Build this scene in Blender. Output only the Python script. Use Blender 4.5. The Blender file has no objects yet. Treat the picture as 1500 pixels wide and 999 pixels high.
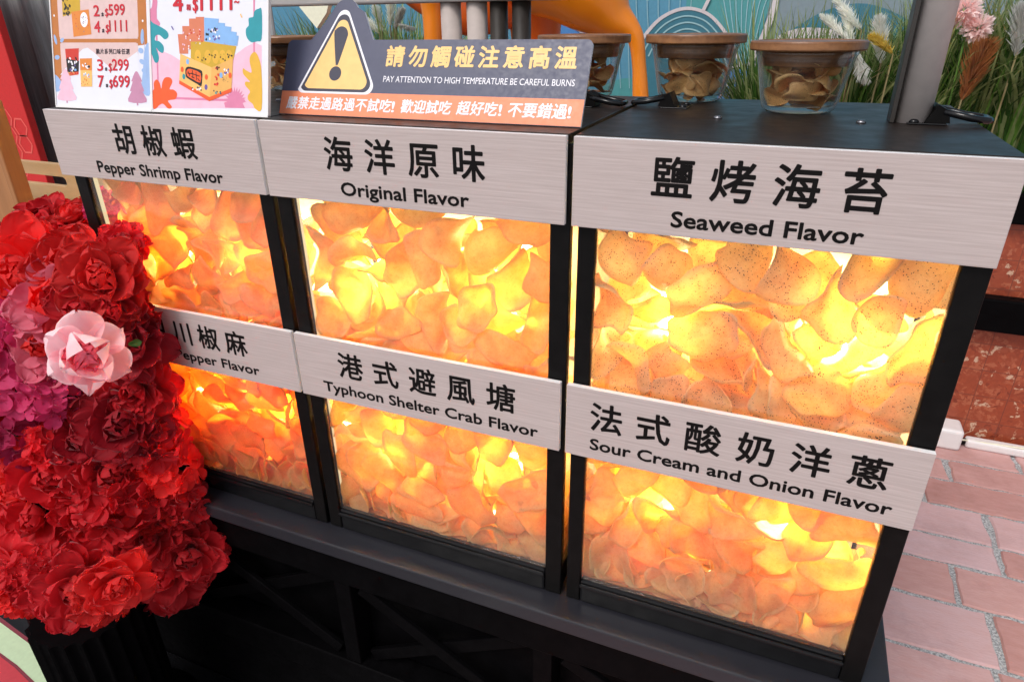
import bpy, bmesh, math, random
from mathutils import Vector, Matrix, Quaternion, Euler
PI = math.pi
scene = bpy.context.scene
COL = scene.collection
# ------------------------------------------------------------------ camera
cam = bpy.data.cameras.new('camera'); cam_o = bpy.data.objects.new('camera', cam); COL.objects.link(cam_o)
CAM = Vector((0.7086, -0.7732, 0.1198)); CROT = Euler((1.12189, 0.01118, 0.39358), 'XYZ')
cam_o.location = CAM; cam_o.rotation_euler = CROT
cam.sensor_width = 36; cam.sensor_fit = 'HORIZONTAL'; cam.lens = 36*969.5/1500
cam.clip_start = 0.02; cam.clip_end = 400
scene.camera = cam_o
# ------------------------------------------------------------------ world, sun, exposure
SUN_EL, SUN_AZ = math.radians(52), math.radians(200)       # azimuth clockwise from +Y
w = bpy.data.worlds.new('World'); scene.world = w; w.use_nodes = True
nt = w.node_tree; nt.nodes.clear()
sky = nt.nodes.new('ShaderNodeTexSky'); sky.sky_type = 'NISHITA'; sky.sun_disc = False
sky.sun_elevation = SUN_EL; sky.sun_rotation = SUN_AZ; sky.air_density = 1.0; sky.dust_density = 3.0; sky.ozone_density = 1.0
bgn = nt.nodes.new('ShaderNodeBackground'); bgn.inputs[1].default_value = 0.125
wo = nt.nodes.new('ShaderNodeOutputWorld')
hsv = nt.nodes.new('ShaderNodeHueSaturation'); hsv.inputs['Saturation'].default_value = .35
nt.links.new(sky.outputs[0], hsv.inputs['Color']); nt.links.new(hsv.outputs[0], bgn.inputs[0]); nt.links.new(bgn.outputs[0], wo.inputs[0])
sl = bpy.data.lights.new('sun', 'SUN'); sl.energy = 1.3; sl.angle = math.radians(20); sl.color = (1, .95, .9)
so = bpy.data.objects.new('sun', sl); COL.objects.link(so)
sd = Vector((math.sin(SUN_AZ)*math.cos(SUN_EL), math.cos(SUN_AZ)*math.cos(SUN_EL), math.sin(SUN_EL)))
so.rotation_euler = sd.to_track_quat('Z', 'Y').to_euler(); so.location = (0, -3, 6)
vs = scene.view_settings; scene.display_settings.display_device = 'sRGB'
vs.view_transform = 'Standard'; vs.look = 'None'; vs.exposure = 0.25; vs.gamma = 1; vs.use_curve_mapping = False
cy = scene.cycles
cy.max_bounces = 26; cy.diffuse_bounces = 22; cy.glossy_bounces = 4; cy.transmission_bounces = 10; cy.transparent_max_bounces = 24
cy.use_denoising = True; cy.sample_clamp_indirect = 20; cy.caustics_reflective = False; cy.caustics_refractive = False
cy.use_adaptive_sampling = True; cy.adaptive_threshold = 0.01

RT = CROT.to_matrix()
def at(px, py, Y):
    """point of the plane y = Y that stands at photo position px, py (1500 x 999)"""
    d = RT @ Vector(((px-750)/969.5, -(py-499.5)/969.5, -1)); t = (Y-CAM.y)/d.y
    return CAM + d*t
# ------------------------------------------------------------------ materials
MATS = {}
def lin(c): return tuple(((v+.055)/1.055)**2.4 if v > .04045 else v/12.92 for v in c)
def new_mat(name):
    m = bpy.data.materials.new(name); m.use_nodes = True; MATS[name] = m
    t = m.node_tree; t.nodes.clear(); o = t.nodes.new('ShaderNodeOutputMaterial')
    return m, t, o
def N(t, kind, **kw):
    n = t.nodes.new(kind)
    for k, v in kw.items():
        if k.startswith('i_'): n.inputs[k[2:].replace('_', ' ')].default_value = v
        else: setattr(n, k, v)
    return n
def ramp(t, fac, stops):
    r = t.nodes.new('ShaderNodeValToRGB')
    while len(r.color_ramp.elements) < len(stops): r.color_ramp.elements.new(.5)
    for e, (p, c) in zip(r.color_ramp.elements, stops): e.position = p; e.color = (*c, 1) if len(c) == 3 else c
    t.links.new(fac, r.inputs[0]); return r.outputs[0]
def coords(t, scale=(1, 1, 1), kind='Object', rnd=False):
    tc = t.nodes.new('ShaderNodeTexCoord'); mp = t.nodes.new('ShaderNodeMapping'); mp.inputs['Scale'].default_value = scale
    t.links.new(tc.outputs[kind], mp.inputs[0])
    if rnd:
        oi = t.nodes.new('ShaderNodeObjectInfo'); ml = N(t, 'ShaderNodeMath', operation='MULTIPLY'); ml.inputs[1].default_value = 37.0
        t.links.new(oi.outputs['Random'], ml.inputs[0]); cb = t.nodes.new('ShaderNodeCombineXYZ')
        for i in range(3): t.links.new(ml.outputs[0], cb.inputs[i])
        t.links.new(cb.outputs[0], mp.inputs['Location'])
    return mp.outputs[0]
def noise(t, vec, scale, detail=4, rough=.55):
    n = N(t, 'ShaderNodeTexNoise'); n.inputs['Scale'].default_value = scale; n.inputs['Detail'].default_value = detail; n.inputs['Roughness'].default_value = rough
    if vec is not None: t.links.new(vec, n.inputs['Vector'])
    return n.outputs['Fac']
def bump(t, h, strength=.3, dist=.002):
    b = t.nodes.new('ShaderNodeBump'); b.inputs['Strength'].default_value = strength; b.inputs['Distance'].default_value = dist
    t.links.new(h, b.inputs['Height']); return b.outputs[0]
def plain(name, col, rough=.5, var=.12, scale=30, metal=0, spec=.5, bmp=.15, coat=0, stretch=(1, 1, 1)):
    """painted / printed / plastic surface with slight mottling"""
    m, t, o = new_mat(name); p = t.nodes.new('ShaderNodeBsdfPrincipled')
    v = coords(t, stretch); f = noise(t, v, scale)
    c0 = tuple(c*(1-var) for c in col); c1 = tuple(min(1, c*(1+var)) for c in col)
    t.links.new(ramp(t, f, [(.3, c0), (.7, c1)]), p.inputs['Base Color'])
    rr = ramp(t, noise(t, v, scale*2.3), [(.3, (rough*.8,)*3), (.75, (min(1, rough*1.25),)*3)])
    t.links.new(rr, p.inputs['Roughness']); p.inputs['Metallic'].default_value = metal
    p.inputs['Specular IOR Level'].default_value = spec; p.inputs['Coat Weight'].default_value = coat
    if bmp: t.links.new(bump(t, noise(t, v, scale*6), bmp, .0006), p.inputs['Normal'])
    t.links.new(p.outputs[0], o.inputs[0]); return m
plain('black_paint', (.0022, .0020, .0024), .5, .3, 25, spec=.04, bmp=0)
plain('black_frame', (.005, .0045, .0045), .42, .3, 40, spec=.12, bmp=0)
plain('cabinet_top', (.018, .013, .011), .38, .15, 12, spec=.26, bmp=0)
plain('black_gloss', (.005, .005, .006), .2, .3, 40, bmp=0, spec=.4)
plain('white_plastic', (.80, .78, .78), .35, .03)
plain('crumbs', (.36, .17, .06), .7, .5, 90)
plain('back_tan', (.50, .38, .26), .6, .06, bmp=0)
plain('white_edge', (.86, .84, .84), .4, .03)
plain('paper_white', (.77, .77, .86), .35, .02, coat=.5, bmp=0)
plain('vinyl_black', (.006, .005, .005), .5, .1, bmp=0, spec=.12)
plain('taupe_metal', (.50, .43, .40), .45, .06, 60, spec=.3)
plain('pole_taupe', (.74, .66, .63), .45, .05, 60, spec=.3)
plain('dark_brown_metal', (.03, .025, .022), .4, .1)
plain('grey_beam', (.42, .40, .40), .5, .12, 20, stretch=(1, 6, 6))
plain('steel', (.25, .25, .27), .3, .1, metal=.9)
def flat(name, srgb, rough=.45): return plain(name, lin(srgb), rough, .05, 80, bmp=0)
for nme, c in {'p_brown': (.74, .45, .20), 'p_beige': (.87, .75, .74), 'p_red': (.80, .06, .16), 'p_dark': (.22, .17, .22), 'p_blue': (.60, .71, .88),
               'p_pink': (.93, .74, .82), 'p_mauve': (.76, .53, .65), 'p_rose': (.85, .50, .64), 'p_teal': (.14, .58, .63), 'p_orange': (.93, .35, .13),
               'p_yellow': (.89, .69, .22), 'p_salmon': (.84, .48, .35), 'p_gold': (.80, .64, .16), 'p_box': (.95, .74, .42), 'p_boxside': (.90, .68, .36),
               'p_sky': (.52, .70, .90), 'p_black': (.08, .06, .06), 'p_packred': (.80, .20, .14), 'p_packor': (.87, .52, .20), 'p_white': (.95, .94, .97), 'p_purple': (.40, .33, .62),
               'w_navy': (.30, .31, .40), 'w_salmon': (.96, .56, .40), 'w_yellow': (.97, .79, .50), 'w_dark': (.22, .22, .29),
               'm_blue': (.36, .60, .72), 'm_teal': (.33, .62, .64), 'm_grey': (.52, .58, .62), 'm_deep': (.25, .48, .56), 'm_bright': (.32, .54, .80), 'm_line': (.86, .82, .84), 'm_thin': (.62, .78, .82),
               'red_panel': (.80, .10, .10), 'red_line': (.90, .38, .34), 'pale_green': (.76, .86, .71), 'board_red': (.76, .24, .28), 'board_dark': (.50, .20, .25), 'cream': (.93, .93, .84)}.items(): flat(nme, c)

def wood(name, c0, c1, scale=(2, 40, 40), rough=.5, fine=1.0, ring=6, mixn=.72):
    m, t, o = new_mat(name); p = t.nodes.new('ShaderNodeBsdfPrincipled'); p.inputs['Roughness'].default_value = rough
    v = coords(t, scale, rnd=True)
    wv = N(t, 'ShaderNodeTexWave', wave_type='BANDS', bands_direction='Z'); wv.inputs['Scale'].default_value = .35; wv.inputs['Distortion'].default_value = ring; wv.inputs['Detail'].default_value = 3; wv.inputs['Detail Scale'].default_value = .8
    t.links.new(v, wv.inputs['Vector'])
    n1 = noise(t, v, 3.5, 8, .7)
    mx = N(t, 'ShaderNodeMix', data_type='FLOAT'); mx.inputs[0].default_value = mixn
    t.links.new(wv.outputs['Fac'], mx.inputs[2]); t.links.new(n1, mx.inputs[3])
    t.links.new(ramp(t, mx.outputs[0], [(.25, c0), (.5, tuple((a+b)/2 for a, b in zip(c0, c1))), (.72, c1)]), p.inputs['Base Color'])
    t.links.new(bump(t, n1, .15, .0006), p.inputs['Normal'])
    t.links.new(p.outputs[0], o.inputs[0]); return m
wood('label_wood', (.41, .335, .32), (.585, .505, .49), (3.5, 190, 190), .45, mixn=.93)
wood('pine_wood', (.55, .36, .18), (.72, .52, .29), (2, 20, 9), .5)
wood('brown_wood', (.30, .12, .035), (.45, .20, .07), (30, 30, 2), .4)
wood('acacia_lid', (.15, .06, .025), (.34, .155, .065), (3, 50, 50), .35)

def glass_mat(name, tint=(1, 1, 1), ior=1.45, rough=.01, boost=1.0, dust=0.0, rim=0.0):
    m, t, o = new_mat(name)
    tr = t.nodes.new('ShaderNodeBsdfTransparent'); tr.inputs[0].default_value = (*tint, 1)
    gl = t.nodes.new('ShaderNodeBsdfGlossy'); gl.inputs['Roughness'].default_value = rough
    fr = t.nodes.new('ShaderNodeFresnel'); gm = t.nodes.new('ShaderNodeNewGeometry')
    mr = N(t, 'ShaderNodeMapRange'); mr.inputs['To Min'].default_value = ior; mr.inputs['To Max'].default_value = 1/ior
    t.links.new(gm.outputs['Backfacing'], mr.inputs[0]); t.links.new(mr.outputs[0], fr.inputs[0])
    ml = N(t, 'ShaderNodeMath', operation='MULTIPLY', use_clamp=True); ml.inputs[1].default_value = boost; t.links.new(fr.outputs[0], ml.inputs[0])
    mx = t.nodes.new('ShaderNodeMixShader'); t.links.new(ml.outputs[0], mx.inputs[0]); t.links.new(tr.outputs[0], mx.inputs[1]); t.links.new(gl.outputs[0], mx.inputs[2])
    out = mx.outputs[0]
    if dust:
        df = t.nodes.new('ShaderNodeBsdfDiffuse'); df.inputs[0].default_value = (.8, .75, .72, 1)
        m2 = t.nodes.new('ShaderNodeMixShader'); f = noise(t, coords(t), 14)
        t.links.new(ramp(t, f, [(.35, (dust*.4,)*3), (.75, (dust,)*3)]), m2.inputs[0]); t.links.new(out, m2.inputs[1]); t.links.new(df.outputs[0], m2.inputs[2]); out = m2.outputs[0]
    if rim:  # pale edge painted in to stand for reflections on the glass
        lw = t.nodes.new('ShaderNodeLayerWeight'); lw.inputs[0].default_value = .5
        df = t.nodes.new('ShaderNodeBsdfDiffuse'); df.inputs[0].default_value = (.72, .80, .78, 1); m3_ = t.nodes.new('ShaderNodeMixShader')
        t.links.new(ramp(t, lw.outputs['Facing'], [(.55, (0, 0, 0)), (1, (rim,)*3)]), m3_.inputs[0]); t.links.new(out, m3_.inputs[1]); t.links.new(df.outputs[0], m3_.inputs[2]); out = m3_.outputs[0]
    t.links.new(out, o.inputs[0]); return m
glass_mat('pane_glass', dust=.03, boost=1.4)
glass_mat('jar_glass', (.985, .99, .985), 1.5, boost=1.6, rim=.45)
glass_mat('acrylic', (.97, .98, .99), 1.45)

def chip_mat(name, dif, trn, speck=None, tw=.62):
    m, t, o = new_mat(name)
    v = coords(t, (1, 1, 1), rnd=True)
    oi = t.nodes.new('ShaderNodeObjectInfo')
    big = noise(t, v, 60, 6, .65); pores = noise(t, v, 190, 5, .7)
    a = ramp(t, big, [(.3, tuple(c*.80 for c in dif)), (.7, tuple(min(1, c*1.1) for c in dif))])
    b = ramp(t, big, [(.3, (trn[0], trn[1]*.84, trn[2]*.7)), (.7, (trn[0], min(1, trn[1]*1.08), min(1, trn[2]*1.3)))])
    rim = N(t, 'ShaderNodeAttribute', attribute_name='rim')
    q = N(t, 'ShaderNodeMix', data_type='RGBA'); t.links.new(rim.outputs['Fac'], q.inputs[0]); t.links.new(a, q.inputs[6]); q.inputs[7].default_value = (min(1, dif[0]*1.12), min(1, dif[1]*1.28), min(1, dif[2]*1.5), 1); a = q.outputs[2]
    q = N(t, 'ShaderNodeMix', data_type='RGBA'); t.links.new(rim.outputs['Fac'], q.inputs[0]); t.links.new(b, q.inputs[6]); q.inputs[7].default_value = (1, trn[1]*.86, trn[2]*.7, 1); b = q.outputs[2]
    fm = ramp(t, noise(t, v, 260, 4, .7), [(.30, (.86, .80, .72)), (.48, (1, 1, 1)), (.72, (1, 1, 1))])
    def mul(c):
        q = N(t, 'ShaderNodeMix', data_type='RGBA', blend_type='MULTIPLY'); q.inputs[0].default_value = 1; t.links.new(c, q.inputs[6]); t.links.new(fm, q.inputs[7]); return q.outputs[2]
    a = mul(a); b = mul(b)
    hv = t.nodes.new('ShaderNodeHueSaturation'); vv = N(t, 'ShaderNodeMapRange'); vv.inputs['To Min'].default_value = .80; vv.inputs['To Max'].default_value = 1.08
    t.links.new(oi.outputs['Random'], vv.inputs[0]); t.links.new(vv.outputs[0], hv.inputs['Value']); t.links.new(a, hv.inputs['Color']); a = hv.outputs[0]
    if speck:
        vo = N(t, 'ShaderNodeTexVoronoi'); vo.inputs['Scale'].default_value = 320; t.links.new(v, vo.inputs['Vector'])
        pat = noise(t, v, 60, 2)
        ad = N(t, 'ShaderNodeMath', operation='ADD'); t.links.new(vo.outputs['Distance'], ad.inputs[0])
        sc_ = N(t, 'ShaderNodeMath', operation='MULTIPLY'); sc_.inputs[1].default_value = .55; t.links.new(pat, sc_.inputs[0]); t.links.new(sc_.outputs[0], ad.inputs[1])
        mk = ramp(t, ad.outputs[0], [(.42, (1, 1, 1)), (.49, (0, 0, 0))])
        for which in range(2):
            mm = N(t, 'ShaderNodeMix', data_type='RGBA'); t.links.new(mk, mm.inputs[0]); t.links.new((a, b)[which], mm.inputs[6]); mm.inputs[7].default_value = (*speck, 1)
            if which == 0: a = mm.outputs[2]
            else: b = mm.outputs[2]
    p = t.nodes.new('ShaderNodeBsdfPrincipled'); p.inputs['Roughness'].default_value = .42; p.inputs['Specular IOR Level'].default_value = .35
    t.links.new(a, p.inputs['Base Color']); tl = t.nodes.new('ShaderNodeBsdfTranslucent'); t.links.new(b, tl.inputs[0])
    bn = bump(t, pores, .45, .0016); t.links.new(bn, p.inputs['Normal']); t.links.new(bn, tl.inputs['Normal'])
    mx = t.nodes.new('ShaderNodeMixShader'); mx.inputs[0].default_value = tw
    t.links.new(p.outputs[0], mx.inputs[1]); t.links.new(tl.outputs[0], mx.inputs[2]); t.links.new(mx.outputs[0], o.inputs[0])
    return m
chip_mat('cracker_shrimp', (.80, .58, .26), (1.0, .76, .27), tw=.68)
chip_mat('cracker_original', (.84, .64, .30), (1.0, .82, .31), tw=.72)
chip_mat('cracker_seaweed', (.84, .67, .34), (1.0, .82, .32), (.035, .035, .010), tw=.66)
chip_mat('cracker_pepper', (.80, .48, .15), (1.0, .70, .18), tw=.72)
chip_mat('cracker_crab', (.84, .61, .28), (1.0, .79, .28), tw=.72)
chip_mat('cracker_onion', (.84, .63, .30), (1.0, .80, .30), tw=.72)
chip_mat('cracker_jar', (.92, .57, .23), (1., .65, .28), (.35, .22, .07), tw=.35)

def petal_mat(name, c0, c1, tw=.35, vmin=.7):
    m, t, o = new_mat(name); v = coords(t, (1, 1, 1), rnd=True)
    f = noise(t, v, 28, 3); col = ramp(t, f, [(.3, c0), (.7, c1)])
    hv = t.nodes.new('ShaderNodeHueSaturation'); oi = t.nodes.new('ShaderNodeObjectInfo'); vv = N(t, 'ShaderNodeMapRange'); vv.inputs['To Min'].default_value = vmin; vv.inputs['To Max'].default_value = 1.15
    t.links.new(oi.outputs['Random'], vv.inputs[0]); t.links.new(vv.outputs[0], hv.inputs['Value']); t.links.new(col, hv.inputs['Color']); col = hv.outputs[0]
    p = t.nodes.new('ShaderNodeBsdfPrincipled'); p.inputs['Roughness'].default_value = .62; p.inputs['Specular IOR Level'].default_value = .3; p.inputs['Sheen Weight'].default_value = .25; p.inputs['Sheen Roughness'].default_value = .4
    p.inputs['Sheen Tint'].default_value = (1, .6, .65, 1)
    tl = t.nodes.new('ShaderNodeBsdfTranslucent'); t.links.new(col, p.inputs['Base Color']); t.links.new(col, tl.inputs[0])
    fib = noise(t, coords(t, (1, 1, 1)), 320, 2); bn = bump(t, fib, .2, .001); t.links.new(bn, p.inputs['Normal'])
    mx = t.nodes.new('ShaderNodeMixShader'); mx.inputs[0].default_value = tw
    t.links.new(p.outputs[0], mx.inputs[1]); t.links.new(tl.outputs[0], mx.inputs[2]); t.links.new(mx.outputs[0], o.inputs[0]); return m
petal_mat('petal_red', (.60, .008, .018), (.84, .028, .04), .42)
petal_mat('petal_scarlet', (.76, .016, .018), (.92, .05, .045), .42)
petal_mat('petal_shaded', (.28, .003, .012), (.46, .008, .02))  # darker copy of the red, with shade put into the petal colour
petal_mat('petal_magenta', (.55, .015, .10), (.72, .06, .20))
petal_mat('petal_pink', (.92, .64, .69), (.96, .85, .87), .4, 1.0)
petal_mat('petal_rose', (.74, .07, .15), (.84, .24, .32), .35, .95)
petal_mat('leaf_green', (.05, .14, .02), (.12, .25, .05), .3)
petal_mat('grass_green', (.06, .18, .02), (.16, .32, .05), .35)
petal_mat('grass_dark', (.02, .08, .012), (.06, .15, .02), .3)
petal_mat('grass_pale', (.26, .36, .10), (.50, .58, .26), .35)
petal_mat('grass_straw', (.30, .24, .10), (.48, .42, .22), .3)
petal_mat('plume_white', (.78, .80, .74), (.93, .93, .90), .4)
petal_mat('plume_yellow', (.70, .50, .06), (.80, .65, .16), .4)
petal_mat('plume_rust', (.42, .13, .03), (.60, .24, .08), .3)
petal_mat('pompom_pink', (.82, .66, .64), (.93, .82, .81), .4)
plain('statue_orange', (.85, .24, .008), .32, .06, 6, bmp=0, coat=.3)
plain('statue_red', (.72, .12, .008), .36, .06, 6, bmp=0)

def emit(name, col, s):
    m, t, o = new_mat(name); e = t.nodes.new('ShaderNodeEmission'); e.inputs[0].default_value = (*col, 1); e.inputs[1].default_value = s
    t.links.new(e.outputs[0], o.inputs[0]); return m
emit('bulb_glow', (1, .80, .40), 150)
emit('tube_glow', (1, .80, .40), 12)
emit("strip_glow", (1, .80, .44), .8)

# corrugated zinc, terrazzo, brick paving
m, t, o = new_mat('zinc'); p = t.nodes.new('ShaderNodeBsdfPrincipled'); v = coords(t, (14, 14, .9))
f = noise(t, v, 1.6, 9, .72); t.links.new(ramp(t, f, [(.3, (.12, .13, .14)), (.5, (.26, .28, .29)), (.7, (.46, .48, .50))]), p.inputs['Base Color'])
p.inputs['Metallic'].default_value = .25; p.inputs['Roughness'].default_value = .5; t.links.new(p.outputs[0], o.inputs[0])
m, t, o = new_mat('terrazzo'); p = t.nodes.new('ShaderNodeBsdfPrincipled'); v = coords(t)
vo = N(t, 'ShaderNodeTexVoronoi'); vo.inputs['Scale'].default_value = 48; vo.inputs['Randomness'].default_value = 1
wn = noise(t, v, 22, 3); ma = N(t, 'ShaderNodeMix', data_type='VECTOR'); ma.inputs[0].default_value = .12
t.links.new(v, ma.inputs[4]); nt3 = N(t, 'ShaderNodeTexNoise'); nt3.inputs['Scale'].default_value = 18; t.links.new(v, nt3.inputs['Vector']); t.links.new(nt3.outputs['Color'], ma.inputs[5]); t.links.new(ma.outputs[1], vo.inputs['Vector'])
sep = t.nodes.new('ShaderNodeSeparateColor'); t.links.new(vo.outputs['Color'], sep.inputs[0])
c = ramp(t, sep.outputs[0], [(.0, (.20, .035, .018)), (.3, (.36, .075, .032)), (.6, (.30, .055, .025)), (.8, (.42, .12, .06)), (.90, (.42, .12, .06)), (.93, (.60, .40, .28))])
mm = N(t, 'ShaderNodeMix', data_type='RGBA'); t.links.new(ramp(t, noise(t, v, 70, 6, .7), [(.5, (0, 0, 0)), (.56, (1, 1, 1))]), mm.inputs[0]); t.links.new(c, mm.inputs[6]); mm.inputs[7].default_value = (.30, .06, .027, 1)
br = N(t, 'ShaderNodeTexBrick'); br.offset = 0; br.inputs['Scale'].default_value = 1; br.inputs['Mortar Size'].default_value = .0016; br.inputs['Brick Width'].default_value = .105; br.inputs['Row Height'].default_value = .105
rv = N(t, 'ShaderNodeMapping'); rv.inputs['Rotation'].default_value = (PI/2, 0, 0); t.links.new(v, rv.inputs[0]); t.links.new(rv.outputs[0], br.inputs['Vector'])
m3 = N(t, 'ShaderNodeMix', data_type='RGBA'); t.links.new(br.outputs['Fac'], m3.inputs[0]); t.links.new(mm.outputs[2], m3.inputs[6]); m3.inputs[7].default_value = (.20, .05, .03, 1)
t.links.new(m3.outputs[2], p.inputs['Base Color']); p.inputs['Roughness'].default_value = .35; t.links.new(p.outputs[0], o.inputs[0])
m, t, o = new_mat('paver'); p = t.nodes.new('ShaderNodeBsdfPrincipled'); v = coords(t, (1, 3, 1)); p.inputs['Roughness'].default_value = .8
att = N(t, 'ShaderNodeAttribute', attribute_name='tone')
mm = N(t, 'ShaderNodeMix', data_type='FLOAT'); mm.inputs[0].default_value = .5; t.links.new(att.outputs['Fac'], mm.inputs[2]); t.links.new(noise(t, v, 14, 9, .75), mm.inputs[3])
dirt = ramp(t, noise(t, coords(t, (1, 1, 1)), 3.2, 8, .75), [(.34, (.84, .81, .80)), (.5, (1, 1, 1))])
pc_ = ramp(t, mm.outputs[0], [(.2, (.47, .23, .205)), (.5, (.60, .35, .33)), (.8, (.64, .45, .47))])
qq = N(t, 'ShaderNodeMix', data_type='RGBA', blend_type='MULTIPLY'); qq.inputs[0].default_value = 1; t.links.new(pc_, qq.inputs[6]); t.links.new(dirt, qq.inputs[7]); t.links.new(qq.outputs[2], p.inputs['Base Color'])
t.links.new(bump(t, noise(t, v, 60, 6), .4, .003), p.inputs['Normal']); t.links.new(p.outputs[0], o.inputs[0])
m, t, o = new_mat('grout'); p = t.nodes.new('ShaderNodeBsdfPrincipled'); v = coords(t); p.inputs['Roughness'].default_value = .9
t.links.new(ramp(t, noise(t, v, 150, 5, .8), [(.38, (.16, .165, .17)), (.5, (.38, .39, .40)), (.6, (.62, .64, .65))]), p.inputs['Base Color'])
t.links.new(bump(t, noise(t, v, 200, 4), .6, .004), p.inputs['Normal']); t.links.new(p.outputs[0], o.inputs[0])
# scuffed ledge paint
m, t, o = new_mat('scuffed_black'); p = t.nodes.new('ShaderNodeBsdfPrincipled'); v = coords(t, (1, 1.6, 1))
vo = N(t, 'ShaderNodeTexNoise'); vo.inputs['Scale'].default_value = 75; vo.inputs['Detail'].default_value = 8; vo.inputs['Roughness'].default_value = .8; t.links.new(v, vo.inputs['Vector'])
mk = ramp(t, vo.outputs['Fac'], [(.70, (0, 0, 0)), (.73, (1, 1, 1))])
mm = N(t, 'ShaderNodeMix', data_type='RGBA'); t.links.new(mk, mm.inputs[0]); mm.inputs[6].default_value = (.018, .018, .024, 1); mm.inputs[7].default_value = (.45, .44, .44, 1)
t.links.new(mm.outputs[2], p.inputs['Base Color']); t.links.new(ramp(t, noise(t, v, 18), [(.3, (.3,)*3), (.7, (.5,)*3)]), p.inputs['Roughness']); t.links.new(p.outputs[0], o.inputs[0])

# ------------------------------------------------------------------ mesh helpers
class MB:
    """collects vertices and faces, then links them as ONE mesh object"""
    def __init__(s): s.v = []; s.f = []; s.m = []; s.mats = []; s.smooth = []
    def mi(s, mat):
        if mat not in s.mats: s.mats.append(mat)
        return s.mats.index(mat)
    def add(s, vs, fs, mat, smooth=False, mx=None):
        o = len(s.v); i = s.mi(mat)
        s.v += [tuple(mx @ Vector(p)) if mx else tuple(p) for p in vs]
        for f in fs: s.f.append(tuple(q+o for q in f)); s.m.append(i); s.smooth.append(smooth)
    def bm(s, b, mat, smooth=False, mx=None):
        b.verts.index_update()
        s.add([v.co for v in b.verts], [[v.index for v in f.verts] for f in b.faces], mat, smooth, mx); b.free()
    def box(s, x0, x1, y0, y1, z0, z1, mat, bev=.0015, mx=None, seg=2):
        b = bmesh.new(); bmesh.ops.create_cube(b, size=1)
        for v in b.verts: v.co = Vector(((x0+x1)/2+v.co.x*(x1-x0), (y0+y1)/2+v.co.y*(y1-y0), (z0+z1)/2+v.co.z*(z1-z0)))
        if bev: bmesh.ops.bevel(b, geom=b.edges[:], offset=bev, segments=seg, affect='EDGES', profile=.5)
        s.bm(b, mat, False, mx)
    def lathe(s, prof, mat, n=48, c=(0, 0, 0), smooth=True, close=False, mx=None):
        vs = []; fs = []
        for r, z in prof:
            for j in range(n): a = 2*PI*j/n; vs.append((c[0]+r*math.cos(a), c[1]+r*math.sin(a), c[2]+z))
        L = len(prof)
        for i in range(L-1 + (1 if close else 0)):
            i2 = (i+1) % L
            for j in range(n): fs.append((i*n+j, i*n+(j+1) % n, i2*n+(j+1) % n, i2*n+j))
        if not close:
            if prof[0][0] > 1e-6: fs.append(tuple(reversed(range(n))))
            if prof[-1][0] > 1e-6: fs.append(tuple(range((L-1)*n, L*n)))
        s.add(vs, fs, mat, smooth, mx)
    def tube(s, pts, rads, mat, n=12, cap=True, smooth=True, mx=None):
        pts = [Vector(p) for p in pts]; vs = []; fs = []
        if not hasattr(rads, '__len__'): rads = [rads]*len(pts)
        up = None
        for i, p in enumerate(pts):
            d = (pts[min(i+1, len(pts)-1)]-pts[max(i-1, 0)]).normalized()
            if up is None: up = d.orthogonal().normalized()
            up = (up-d*up.dot(d)).normalized(); sd = d.cross(up)
            for j in range(n): a = 2*PI*j/n; vs.append(p+(up*math.cos(a)+sd*math.sin(a))*rads[i])
        for i in range(len(pts)-1):
            for j in range(n): fs.append((i*n+j, i*n+(j+1) % n, (i+1)*n+(j+1) % n, (i+1)*n+j))
        k = len(s.f); s.add(vs, fs, mat, smooth, mx)
        if cap:
            o = len(s.v)-len(vs); i = s.mi(mat)
            for f in (tuple(o+q for q in reversed(range(n))), tuple(o+q for q in range((len(pts)-1)*n, len(pts)*n))): s.f.append(f); s.m.append(i); s.smooth.append(False)
    def mesh(s, name):
        me = bpy.data.meshes.new(name); me.from_pydata(s.v, [], s.f)
        for mt in s.mats: me.materials.append(MATS[mt])
        me.polygons.foreach_set('material_index', s.m); me.polygons.foreach_set('use_smooth', s.smooth); me.update(); return me
    def build(s, name, parent=None, loc=None):
        o = bpy.data.objects.new(name, s.mesh(name)); COL.objects.link(o)
        if parent: o.parent = parent
        if loc: o.location = loc
        return o
def tag(o, label, cat, group=None, kind=None):
    o['label'] = label; o['category'] = cat
    if group: o['group'] = group
    if kind: o['kind'] = kind
    return o
def thing(name, label, cat, loc=(0, 0, 0), group=None, rot=None):
    o = bpy.data.objects.new(name, None); COL.objects.link(o); o.location = loc; o.empty_display_size = .05
    if rot: o.rotation_euler = rot
    return tag(o, label, cat, group)
def struct(o): o['kind'] = 'structure'; return o
def smooth_loop(pts, n=5):
    out = []; L = len(pts)
    for i in range(L):
        p0, p1, p2, p3 = (Vector(pts[(i+k-1) % L]) for k in range(4))
        for j in range(n):
            t_ = j/n
            out.append(tuple(.5*((2*p1)+(-p0+p2)*t_+(2*p0-5*p1+4*p2-p3)*t_*t_+(-p0+3*p1-3*p2+p3)*t_**3)))
    return out
def smooth_line(pts, n=6):
    out = []; L = len(pts)
    for i in range(L-1):
        p0, p1, p2, p3 = (Vector(pts[min(max(i+k-1, 0), L-1)]) for k in range(4))
        for j in range(n):
            t_ = j/n
            out.append(tuple(.5*((2*p1)+(-p0+p2)*t_+(2*p0-5*p1+4*p2-p3)*t_*t_+(-p0+3*p1-3*p2+p3)*t_**3)))
    out.append(tuple(pts[-1])); return out
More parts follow.
